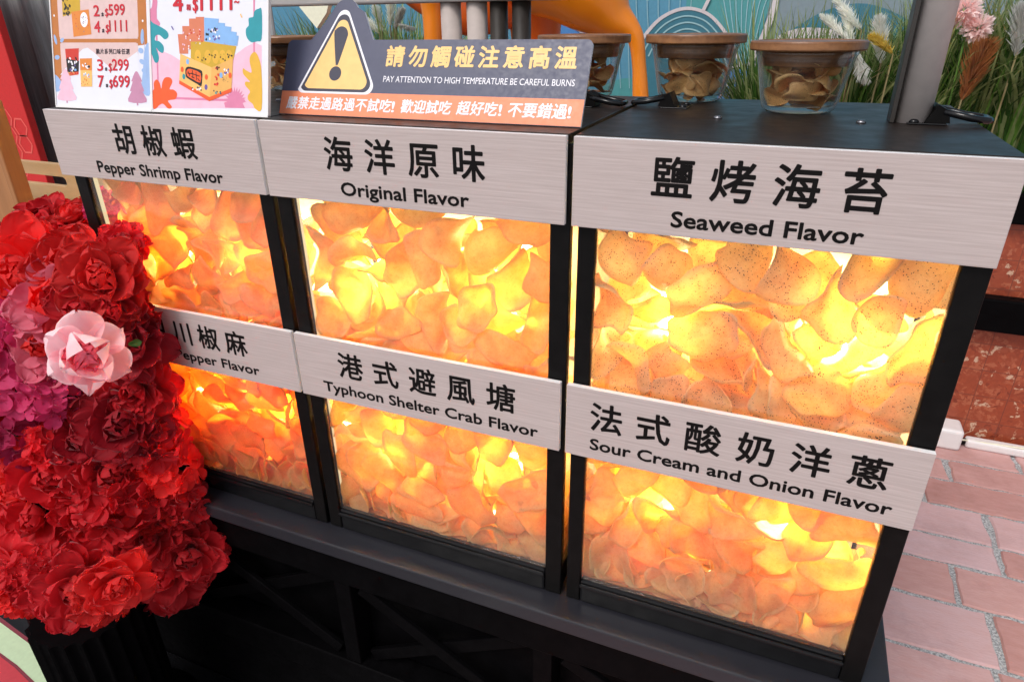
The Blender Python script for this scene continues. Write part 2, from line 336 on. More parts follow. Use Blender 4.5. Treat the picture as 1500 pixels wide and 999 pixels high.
def ribbon(pts, w_):
    """closed outline of a strip of width w_ along a 2-D line"""
    L = []; R = []
    for i, p in enumerate(pts):
        a = Vector(pts[max(i-1, 0)]); b = Vector(pts[min(i+1, len(pts)-1)]); d = (b-a).normalized(); n_ = Vector((-d.y, d.x))*w_/2
        L.append(tuple(Vector(p)+n_)); R.append(tuple(Vector(p)-n_))
    return L, R
class Art:
    """flat printed or cut-out shapes on a plane: fn(u, v, h) gives the 3-D point"""
    def __init__(s, fn): s.fn = fn; s.mb = MB()
    def poly(s, pts, mat, h=.0003, smooth=0):
        if smooth: pts = smooth_loop(pts, smooth)
        ar = sum(pts[i][0]*pts[(i+1) % len(pts)][1]-pts[(i+1) % len(pts)][0]*pts[i][1] for i in range(len(pts)))
        if ar < 0: pts = pts[::-1]
        s.mb.add([s.fn(u, v, h) for u, v in pts], [tuple(range(len(pts)))], mat)
    def line(s, pts, w_, mat, h=.0004, smooth=0):
        if smooth: pts = smooth_line(pts, smooth)
        L, R = ribbon(pts, w_); n = len(L)
        s.mb.add([s.fn(u, v, h) for u, v in L+R], [(i, n+i, n+i+1, i+1) for i in range(n-1)], mat)
    def disc(s, c, rx, ry, mat, h=.0003, n=24, rot=0):
        cr, sr = math.cos(rot), math.sin(rot)
        s.poly([(c[0]+rx*math.cos(2*PI*i/n)*cr-ry*math.sin(2*PI*i/n)*sr, c[1]+rx*math.cos(2*PI*i/n)*sr+ry*math.sin(2*PI*i/n)*cr) for i in range(n)], mat, h)
    def rect(s, x0, x1, y0, y1, mat, h=.0003, r=0):
        if not r: s.poly([(x0, y0), (x1, y0), (x1, y1), (x0, y1)], mat, h); return
        pts = []
        for cx, cy_, a0 in ((x1-r, y0+r, -90), (x1-r, y1-r, 0), (x0+r, y1-r, 90), (x0+r, y0+r, 180)):
            for k in range(6): a = math.radians(a0+18*k); pts.append((cx+r*math.cos(a), cy_+r*math.sin(a)))
        s.poly(pts, mat, h)
    def build(s, name, parent): return s.mb.build(name, parent)
_glyph = {}
def text_geo(body, off=0.0, ref=None):
    key = (body, off)
    if key not in _glyph:
        c = bpy.data.curves.new('text', 'FONT'); c.body = body; c.size = 1; c.offset = off; c.resolution_u = 3; c.fill_mode = 'FRONT'
        o = bpy.data.objects.new('text', c); COL.objects.link(o); bpy.context.view_layer.update()
        me = bpy.data.meshes.new_from_object(o.evaluated_get(bpy.context.evaluated_depsgraph_get()))
        vs = [tuple(v.co) for v in me.vertices]; fs = [tuple(p.vertices) for p in me.polygons]
        bpy.data.objects.remove(o); bpy.data.curves.remove(c); bpy.data.meshes.remove(me)
        _glyph[key] = (vs, fs)
    return _glyph[key]
BOLD = [(0, 0)]+[(math.cos(k*PI/4), math.sin(k*PI/4)) for k in range(8)]
def write(mb, fn, body, mat, u0, v0, height=None, u1=None, off=.0, h=.0006, capref='H', shear=0, vscale=None):
    """one run of lettering: left end u0, baseline v0; scaled to the cap height and, if given, to end at u1"""
    vs, fs = text_geo(body)
    if not vs: return
    ch, _ = text_geo(capref); cap = max(p[1] for p in ch)-min(p[1] for p in ch); base = min(p[1] for p in ch)
    sy = height/cap; x0 = min(p[0] for p in vs); x1 = max(p[0] for p in vs)
    sx = (u1-u0)/(x1-x0) if u1 is not None else sy
    for i, (dx, dy) in enumerate(BOLD[:1] if not off else BOLD):
        mb.add([fn(u0+(x-x0)*sx+shear*(y-base)*sy+dx*off*sy, v0+(y-base)*sy+dy*off*sy, h*(1+.12*i)) for x, y, z in vs], fs, mat)
def hanzi(mb, fn, body, mat, u0, vb, size, pitch, off=.018, h=.0006, shear=0, sx=1.0):
    """Chinese characters one by one: u0 left edge, vb bottom of the ink, size of the ink"""
    for i, chx in enumerate(body):
        if chx == ' ': continue
        vs, fs = text_geo(chx); x0 = min(p[0] for p in vs); x1 = max(p[0] for p in vs)
        k = size/.93
        cx = (x0+x1)/2; cu = u0+size/2*sx+i*pitch
        for j, (dx, dy) in enumerate(BOLD[:1] if not off else BOLD):
            mb.add([fn(cu+(x-cx+dx*off)*k*sx+shear*(y+.12)*k, vb+(y+.09+dy*off)*k, h*(1+.12*j)) for x, y, z in vs], fs, mat)
# ------------------------------------------------------------------ the setting
rnd = random.Random(5)
g = MB(); g.add([(-60, -40, -1.354), (60, -40, -1.354), (60, 80, -1.354), (-60, 80, -1.354)], [(0, 1, 2, 3)], 'grout')
struct(g.build('ground'))
pv = MB(); tones = []
ys = [-1.6, -1.42, -1.28, -1.1, -.94, -.8, -.62, -.48, -.3, -.15, .02, .18, .35, .53, .73, .93, 1.097, 1.224, 1.393, 1.55, 1.69, 1.84]
fixed = {14: [1.08, 1.395, 1.75], 15: [1.0, 1.329, 1.62], 16: [.93, 1.469, 1.80], 17: [1.12, 1.47, 1.9], 18: [1.30, 1.62], 19: [1.05, 1.40, 1.78]}
for r_ in range(len(ys)-1):
    ya, yb = ys[r_], ys[r_+1]; xs = []
    x = -3.2+rnd.uniform(0, .3)
    fx = fixed.get(r_)
    lim = fx[0] if fx else 4.2
    while x < lim-.16: xs.append(x); x += rnd.uniform(.24, .46)
    if fx:
        xs += fx; x = fx[-1]+rnd.uniform(.28, .45)
        while x < 4.2: xs.append(x); x += rnd.uniform(.24, .46)
    for x0, x1 in zip(xs, xs[1:]):
        gp = .0068; a, b, c_, d_ = x0+gp, x1-gp, ya+gp, yb-gp; pts = []
        def edge(p, q, n):
            for i in range(n):
                t_ = i/n; dx, dy = q[0]-p[0], q[1]-p[1]; L = math.hypot(dx, dy); j = rnd.uniform(-.004, .004)
                pts.append((p[0]+dx*t_-dy/L*j, p[1]+dy*t_+dx/L*j))
        sk = rnd.uniform(-.008, .008)
        edge((a, c_), (b, c_), 10); edge((b, c_), (b+sk, d_), 5); edge((b+sk, d_), (a+sk, d_), 10); edge((a+sk, d_), (a, c_), 5)
        cx, cy_ = (a+b)/2, (c_+d_)/2; n = len(pts); tone = rnd.random(); o0 = len(pv.v); i0 = len(pv.f)
        top = [(cx+(px_-cx)*.975, cy_+(py_-cy_)*.955, -1.347) for px_, py_ in pts]; bot = [(px_, py_, -1.353) for px_, py_ in pts]
        pv.add(top+bot, [tuple(range(n))]+[(i, n+i, n+(i+1) % n, (i+1) % n) for i in range(n)], 'paver'); tones += [tone]*(n+1)
po = pv.build('pavement'); struct(po)
at_ = po.data.attributes.new('tone', 'FLOAT', 'FACE'); at_.data.foreach_set('value', tones)

# terrazzo planter wall with two black rails, white conduit at its foot
pw = thing('planter_wall', 'red terrazzo planter wall with black rails behind the cabinets at right', 'wall', (1.6, 1.86, -1.35))
pw.matrix_parent_inverse = Matrix()
def loc_build(mb, name, root):
    o = mb.build(name, root); o.matrix_parent_inverse = root.matrix_basis.inverted(); return o
b = MB(); b.box(.2, 3.6, 1.86, 2.45, -1.35, -.50, 'terrazzo', .004); loc_build(b, 'wall', pw)
b = MB(); b.box(.2, 3.6, 1.80, 1.858, -.875, -.755, 'black_paint', .006); loc_build(b, 'rail', pw)
b = MB(); b.box(.2, 3.6, 1.815, 2.46, -.498, -.40, 'black_paint', .006); loc_build(b, 'coping', pw)
cd = thing('conduit', 'white plastic cable conduit lying at the foot of the terrazzo wall', 'conduit', (1.5, 1.82, -1.34))
b = MB(); b.box(1.475, 3.4, 1.792, 1.835, -1.347, -1.312, 'white_plastic', .010, seg=3); loc_build(b, 'pipe', cd)
b = MB(); b.box(1.30, 1.452, 1.755, 1.855, -1.347, -1.262, 'white_plastic', .012, seg=3); loc_build(b, 'junction_box', cd)
b = MB(); b.tube([(1.452, 1.813, -1.33), (1.476, 1.813, -1.33)], .013, 'vinyl_black'); loc_build(b, 'coupling', cd)
b = MB(); b.tube([(1.452, 1.80, -1.318), (1.7, 1.80, -1.306), (2.2, 1.795, -1.304), (3.2, 1.8, -1.305)], .0035, 'cream', 6); loc_build(b, 'cable', cd)

# mural wall
YM = 2.62
mw = thing('mural_wall', 'blue and teal mural of line drawn hills behind the planting', 'mural', (.4, 2.62, -1.35))
b = MB(); b.box(-4.5, 4.2, YM, YM+.12, -1.35, 1.6, 'm_blue', .003); loc_build(b, 'wall', mw)
A = Art(lambda u, v, h: at(u, v, YM-.001-h*6))
A.poly([(1010, -40), (1150, -60), (1095, 110), (1080, 160), (1000, 170), (1005, 10)], 'm_teal', .0005)
A.poly([(1135, -30), (1330, -70), (1500, -70), (1500, 130), (1060, 160), (1098, 95), (1120, 40)], 'm_grey', .0006)
A.poly([(870, 150), (900, 118), (960, 120), (1000, 160), (900, 190)], 'm_teal', .0006, 4)
A.poly([(1145, 60), (1170, 38), (1215, 14), (1270, 6), (1330, 30), (1380, 80), (1240, 75)], 'm_deep', .001, 4)
A.poly([(1130, 62), (1170, 42), (1230, 46), (1280, 70), (1230, 110), (1120, 100)], 'm_line', .0014, 4)
hill = [(930, 80), (945, 52), (970, 26), (1003, 13), (1035, 20), (1058, 42), (1075, 70), (1090, 110)]
A.poly(smooth_line(hill)+[(1085, 150), (930, 150)], 'm_deep', .0016)
A.line(hill, 5, 'm_line', .002, 6)
for k in (.86, .74, .62, .50, .38, .26): A.line([(1006+(x-1006)*k, 92+(y-92)*k) for x, y in hill], 2.2, 'm_thin', .002, 6)
A.line([(1140, -40), (1137, 0), (1122, 45), (1104, 82), (1092, 110)], 9, 'm_line', .0022, 6)
A.line([(1046, -40), (1038, 0), (1030, 16)], 5, 'm_line', .0022)
for i in range(9):
    A.line([(880+i*17, -50), (884+i*16, 10), (890+i*15, 60), (896+i*13, 130)], 1.1, 'm_thin', .0014, 4)
for i in range(8):
    A.line([(1054+i*13, -40), (1060+i*9, 0), (1068+i*6, 45), (1078+i*3, 90)], 1.3, 'm_thin', .0014, 5)
A.poly([(1040, 170), (1048, 150), (1066, 104), (1088, 97), (1106, 97), (1160, 100), (1200, 200), (1040, 220)], 'm_bright', .0024)
for k in (1, .66, .34): A.line([(1085+(x-1085)*k, 150+(y-150)*k) for x, y in [(1052, 152), (1062, 128), (1085, 117), (1106, 126), (1118, 150)]], 2.4, 'm_line', .0028, 5)
A.line([(1095, 116), (1104, 110), (1118, 112)], 2.2, 'm_line', .0028, 5)
A.line([(1058, 104), (1088, 96), (1130, 98)], 4, 'm_line', .0028, 5)
A.poly([(790, 60), (815, 20), (830, 24), (850, 40), (865, 55), (850, 130), (780, 130)], 'm_bright', .0024, 4)
A.line([(822, 27), (835, 34), (850, 47), (868, 46)], 3, 'm_line', .003, 5)
o = A.build('painted_hills', mw); o.matrix_parent_inverse = mw.matrix_basis.inverted()

# corrugated zinc screen and red panel at left
cs = thing('corrugated_screen', 'weathered grey corrugated metal screen behind the left posters', 'screen', (-1.8, 1.2, -1.35))
b = MB(); n = 260; vs = []; x0, x1 = -3.2, -.98
for i in range(n+1):
    x = x0+(x1-x0)*i/n; ph = (i/n)*34*2*PI/2; y = 1.2+.016*math.sin(ph)
    vs += [(x, y, -1.35), (x, y, .75), (x, y+.004, .75), (x, y+.004, -1.35)]
fs = []
for i in range(n):
    o_ = i*4
    for k in range(4): fs.append((o_+k, o_+(k+1) % 4, o_+4+(k+1) % 4, o_+4+k))
fs += [(0, 3, 2, 1), (n*4, n*4+1, n*4+2, n*4+3)]
b.add(vs, fs, 'zinc', True); loc_build(b, 'sheet', cs)
b = MB(); b.box(-3.2, -.98, 1.225, 1.26, .60, .68, 'grey_beam'); loc_build(b, 'batten', cs)
rp = thing('red_panel', 'red panel printed with honeycomb outlines in front of the corrugated screen', 'panel', (-2.4, 1.02, -1.35))
b = MB(); b.box(-3.3, -2.083, 1.0, 1.03, -1.35, .5, 'red_panel', .003); loc_build(b, 'board', rp)
A = Art(lambda u, v, h: Vector((u, 1.0-h, v)))
for i in range(-2, 3):
    for j in range(0, 4):
        if (i, j) in ((2, 0), (-2, 3), (-1, 3), (2, 3)): continue
        cx = -2.29+i*.075; cz = -.17-j*.065-(.0325 if i % 2 else 0)
        pts = [(cx+.037*math.cos(math.radians(60*k)), cz+.037*math.sin(math.radians(60*k))) for k in range(7)]
        A.line(pts, .007, 'red_line', .0012)
o = A.build('honeycomb', rp); o.matrix_parent_inverse = rp.matrix_basis.inverted()
# pale board leaning behind the sign
lb = MB(); pts = [at(430, -25, 1.1), at(482, -25, 1.1), at(468, 38, 1.1), at(430, 62, 1.1)]
P0 = [Vector(p) for p in (at(405, -30, 1.1), at(490, -30, 1.1), at(478, 20, 1.1), at(464, 42, 1.1))]
lb.add([tuple(p) for p in P0]+[tuple(p+Vector((0, .02, 0))) for p in P0], [(0, 3, 2, 1), (4, 5, 6, 7), (0, 1, 5, 4), (1, 2, 6, 5), (2, 3, 7, 6), (3, 0, 4, 7)], 'cream')
tag(lb.build('leaning_board'), 'cream slanted board seen just left of the warning triangle', 'board')

# frame of grey beam and four posts behind the sign
YF = .62
fr = thing('canopy_stand', 'grey beam on two taupe and two black posts behind the warning sign', 'frame', (.08, YF, -1.35))
b = MB(); b.box(-.62, .245, YF-.03, YF+.03, .158, .215, 'grey_beam', .004); loc_build(b, 'beam', fr)
for pxx, wd, mt in ((661, 28, 'taupe_metal'), (699, 28, 'taupe_metal'), (731, 24, 'dark_brown_metal'), (764, 25, 'dark_brown_metal')):
    c_ = at(pxx, 28, YF); b = MB(); b.tube([(c_.x, YF, -1.35), (c_.x, YF, .1575)], wd/2/640, mt, 24); loc_build(b, 'post', fr)

# orange statue
YS = 1.35
st = thing('animal_statue', 'glossy orange animal statue standing on slim legs behind the cabinets', 'statue', (.1, YS, -1.35))
def P3(px_, py_, dy=0): return at(px_, py_, YS+dy)
b = MB()
pts = [P3(800, -70), P3(840, -38), P3(875, 2), P3(900, 28), P3(922, 44), P3(932, 60), P3(936, 95), P3(938, 136), P3(940, 220)]
pts += [pts[-1]+Vector((.01, 0, -.35)), Vector((pts[-1].x+.01, YS, -1.35))]
spl = smooth_line([tuple(p) for p in pts], 8); rr = smooth_line([(r, 0) for r in (.17, .15, .105, .062, .034, .024, .021, .024, .028, .04, .06)], 8)
b.tube(spl, [r[0] for r in rr], 'statue_orange', 20)
o = loc_build(b, 'front_leg', st)
b = MB(); pts = [P3(775, -60, .25), P3(782, 0, .25), P3(785, 60, .25), P3(786, 200, .25)]; pts.append(Vector((pts[-1].x, YS+.25, -1.35)))
b.tube(smooth_line([tuple(p) for p in pts], 6), [r[0] for r in smooth_line([(r, 0) for r in (.13, .105, .085, .07, .08)], 6)], 'statue_red', 20); loc_build(b, 'hind_leg', st)
b = MB(); pts = [P3(640, -60, .1), P3(634, 0, .1), P3(636, 50, .1), P3(640, 200, .1)]; pts.append(Vector((pts[-1].x, YS+.1, -1.35)))
b.tube(smooth_line([tuple(p) for p in pts], 6), [r[0] for r in smooth_line([(r, 0) for r in (.08, .045, .036, .034, .05)], 6)], 'statue_orange', 20); loc_build(b, 'hind_leg', st)
b = MB(); pts = [P3(560, -75, .2), P3(600, -30, .2), P3(640, 5, .2), P3(690, 15, .2), P3(760, -10, .2)]
b.tube(smooth_line([tuple(p) for p in pts], 6), [r[0] for r in smooth_line([(r, 0) for r in (.09, .075, .06, .085, .10)], 6)], 'statue_red', 20); loc_build(b, 'tail', st)
b = MB(); c0, c1 = P3(600, -110, .15), P3(860, -95, .15)
pts = [c0+(c1-c0)*k for k in (0, .08, .25, .5, .75, .92, 1)]; b.tube(smooth_line([tuple(p) for p in pts], 5), [r[0] for r in smooth_line([(r, 0) for r in (.03, .12, .17, .18, .19, .15, .05)], 5)], 'statue_orange', 24); loc_build(b, 'body', st)

# wooden crate with a hand slot and brown stand at left
YC = .34
cr = thing('wooden_sign', 'pale pine panel with a hand slot and lettering behind the red flowers', 'panel', (-1.05, YC+.15, -1.35))
tl, tr_ = at(-40, 241, YC), at(116, 232, YC); zt = (tl.z+tr_.z)/2
s0, s1 = at(22, 264, YC), at(96, 262, YC); zc = (s0.z+s1.z)/2; sh = .0125
xl, xr = tl.x-.05, -.16
def slot_panel(mb, y, xa, xb, za, zb, sa, sb, zc_, r, mat, d):
    outer = [(xa, za), (xb, za), (xb, zb), (xa, zb)]; hole = []
    for k in range(9): a = math.radians(90+22.5*k); hole.append((sa+r+r*math.cos(a), zc_+r*math.sin(a)))
    for k in range(9): a = math.radians(-90+22.5*k); hole.append((sb-r+r*math.cos(a), zc_+r*math.sin(a)))
    b_ = bmesh.new()
    def ring(pp): 
        vv = [b_.verts.new((x, y, z)) for x, z in pp]; return [b_.edges.new((vv[i], vv[(i+1) % len(vv)])) for i in range(len(vv))]
    ee = ring(outer)+ring(hole); bmesh.ops.triangle_fill(b_, edges=ee, use_beauty=True)
    ret = bmesh.ops.extrude_face_region(b_, geom=b_.faces[:]); 
    for v in ret['geom']:
        if isinstance(v, bmesh.types.BMVert): v.co.y += d
    bmesh.ops.recalc_face_normals(b_, faces=b_.faces[:]); mb.bm(b_, mat)
b = MB(); slot_panel(b, YC, xl, xr, -1.33, zt, s0.x, s1.x, zc, sh, 'pine_wood', .018); loc_build(b, 'front_panel', cr)
mbx = MB(); fnc = lambda u, v, h: Vector((u, YC-h, v))
q0 = at(26, 312, YC)
plain('crate_ink', (.33, .24, .15), .6, .2)
hanzi(mbx, fnc, '注意高溫', 'crate_ink', q0.x, q0.z-.016, .030, .039, .004); loc_build(mbx, 'lettering', cr)
ws = thing('wooden_stand', 'brown varnished wooden board standing at the far left edge', 'board', (-.9, .08, -1.35))
e0, e1 = at(3, 225, .1), at(33, 350, .1)
b = MB(); b.box(e0.x-.5, e0.x-.012, .10, .125, -1.35, e0.z+.10, 'brown_wood', .003); loc_build(b, 'panel', ws)
b = MB(); b.box(e0.x-.0115, e0.x+.006, .095, .13, -1.35, e0.z+.10, 'brown_wood', .003); loc_build(b, 'edge_strip', ws)

# cracker shapes
def chip_geom(k):
    """curled prawn cracker: returns verts, faces (metres), centred at its centroid"""
    rnd=random.Random(900+k*17)
    a=rnd.uniform(.036,.051); b=a*rnd.uniform(.62,.86)
    ph=[rnd.uniform(0,6.283) for _ in range(5)]; am=[rnd.uniform(.03,.11)/(1+.25*q) for q in range(5)]
    style=k%8
    R1={0:.05,1:.033,2:.085,3:.026,4:.042,5:.021,6:.066,7:.036}[style]
    dirn=rnd.uniform(0,3.1416); sad=rnd.uniform(-13,13)
    rp=[(rnd.uniform(-120,120),rnd.uniform(-120,120),rnd.uniform(0,6.28),rnd.uniform(.001,.003)) for _ in range(5)]
    fo=rnd.uniform(-.03,.03); fk=rnd.choice((0,0,.5,.8,-.6)); sqp=rnd.uniform(2.0,4.2)
    NR,NS=8,32
    def pt(r,t):
        rr=1+sum(am[i]*math.cos((i+2)*t+ph[i]) for i in range(5))
        sq=(abs(math.cos(t))**sqp+abs(math.sin(t))**sqp)**(-1/sqp)
        x=a*r*rr*sq*math.cos(t); y=b*r*rr*sq*math.sin(t)
        c,s=math.cos(dirn),math.sin(dirn); u=x*c+y*s; v=-x*s+y*c
        ang=u/R1; uu=R1*math.sin(ang); z=R1*(1-math.cos(ang))
        z+=sad*v*v+ sum(A*math.sin(fx*u+fy*v+p) for fx,fy,p,A in rp)
        z+=fk*max(0,v*(1 if fo>0 else -1)-abs(fo)*.4)*(1 if fo>0 else 1)
        z+=.05*max(0,r-.78)**1.5*math.sin(2*t+ph[0])
        return (uu*c-v*s,uu*s+v*c,z)
    P=[pt(0,0)]
    for i in range(1,NR+1):
        r=(i/NR)**.85
        for j in range(NS): P.append(pt(r,6.2831853*j/NS))
    cx,cy,cz=[sum(p[q] for p in P)/len(P) for q in range(3)]
    P=[(x-cx,y-cy,z-cz) for x,y,z in P]
    F=[]
    for j in range(NS): F.append((0,1+j,1+(j+1)%NS))
    for i in range(NR-1):
        o=1+i*NS
        for j in range(NS): F.append((o+j,o+NS+j,o+NS+(j+1)%NS,o+(j+1)%NS))
    # normals
    N=[[0,0,0] for _ in P]
    for f in F:
        A,B,C=P[f[0]],P[f[1]],P[f[2]]
        e=[B[i]-A[i] for i in range(3)];g=[C[i]-A[i] for i in range(3)]
        n=(e[1]*g[2]-e[2]*g[1],e[2]*g[0]-e[0]*g[2],e[0]*g[1]-e[1]*g[0])
        for q in f:
            for i in range(3): N[q][i]+=n[i]
    n0=len(P);V=[]
    for s in (1,-1):
        for i,(p,n) in enumerate(zip(P,N)):
            l=math.sqrt(sum(c*c for c in n)) or 1
            ring=0 if i==0 else (i-1)//NS+1
            th=.0008 if ring<NR else .0004
            V.append(tuple(p[q]+s*th*n[q]/l for q in range(3)))
    FF=[tuple(f) for f in F]+[tuple(q+n0 for q in reversed(f)) for f in F]
    o=1+(NR-1)*NS
    for j in range(NS):
        j2=(j+1)%NS
        FF.append((o+j,n0+o+j,n0+o+j2,o+j2))
    return V,FF
NCHIP=18

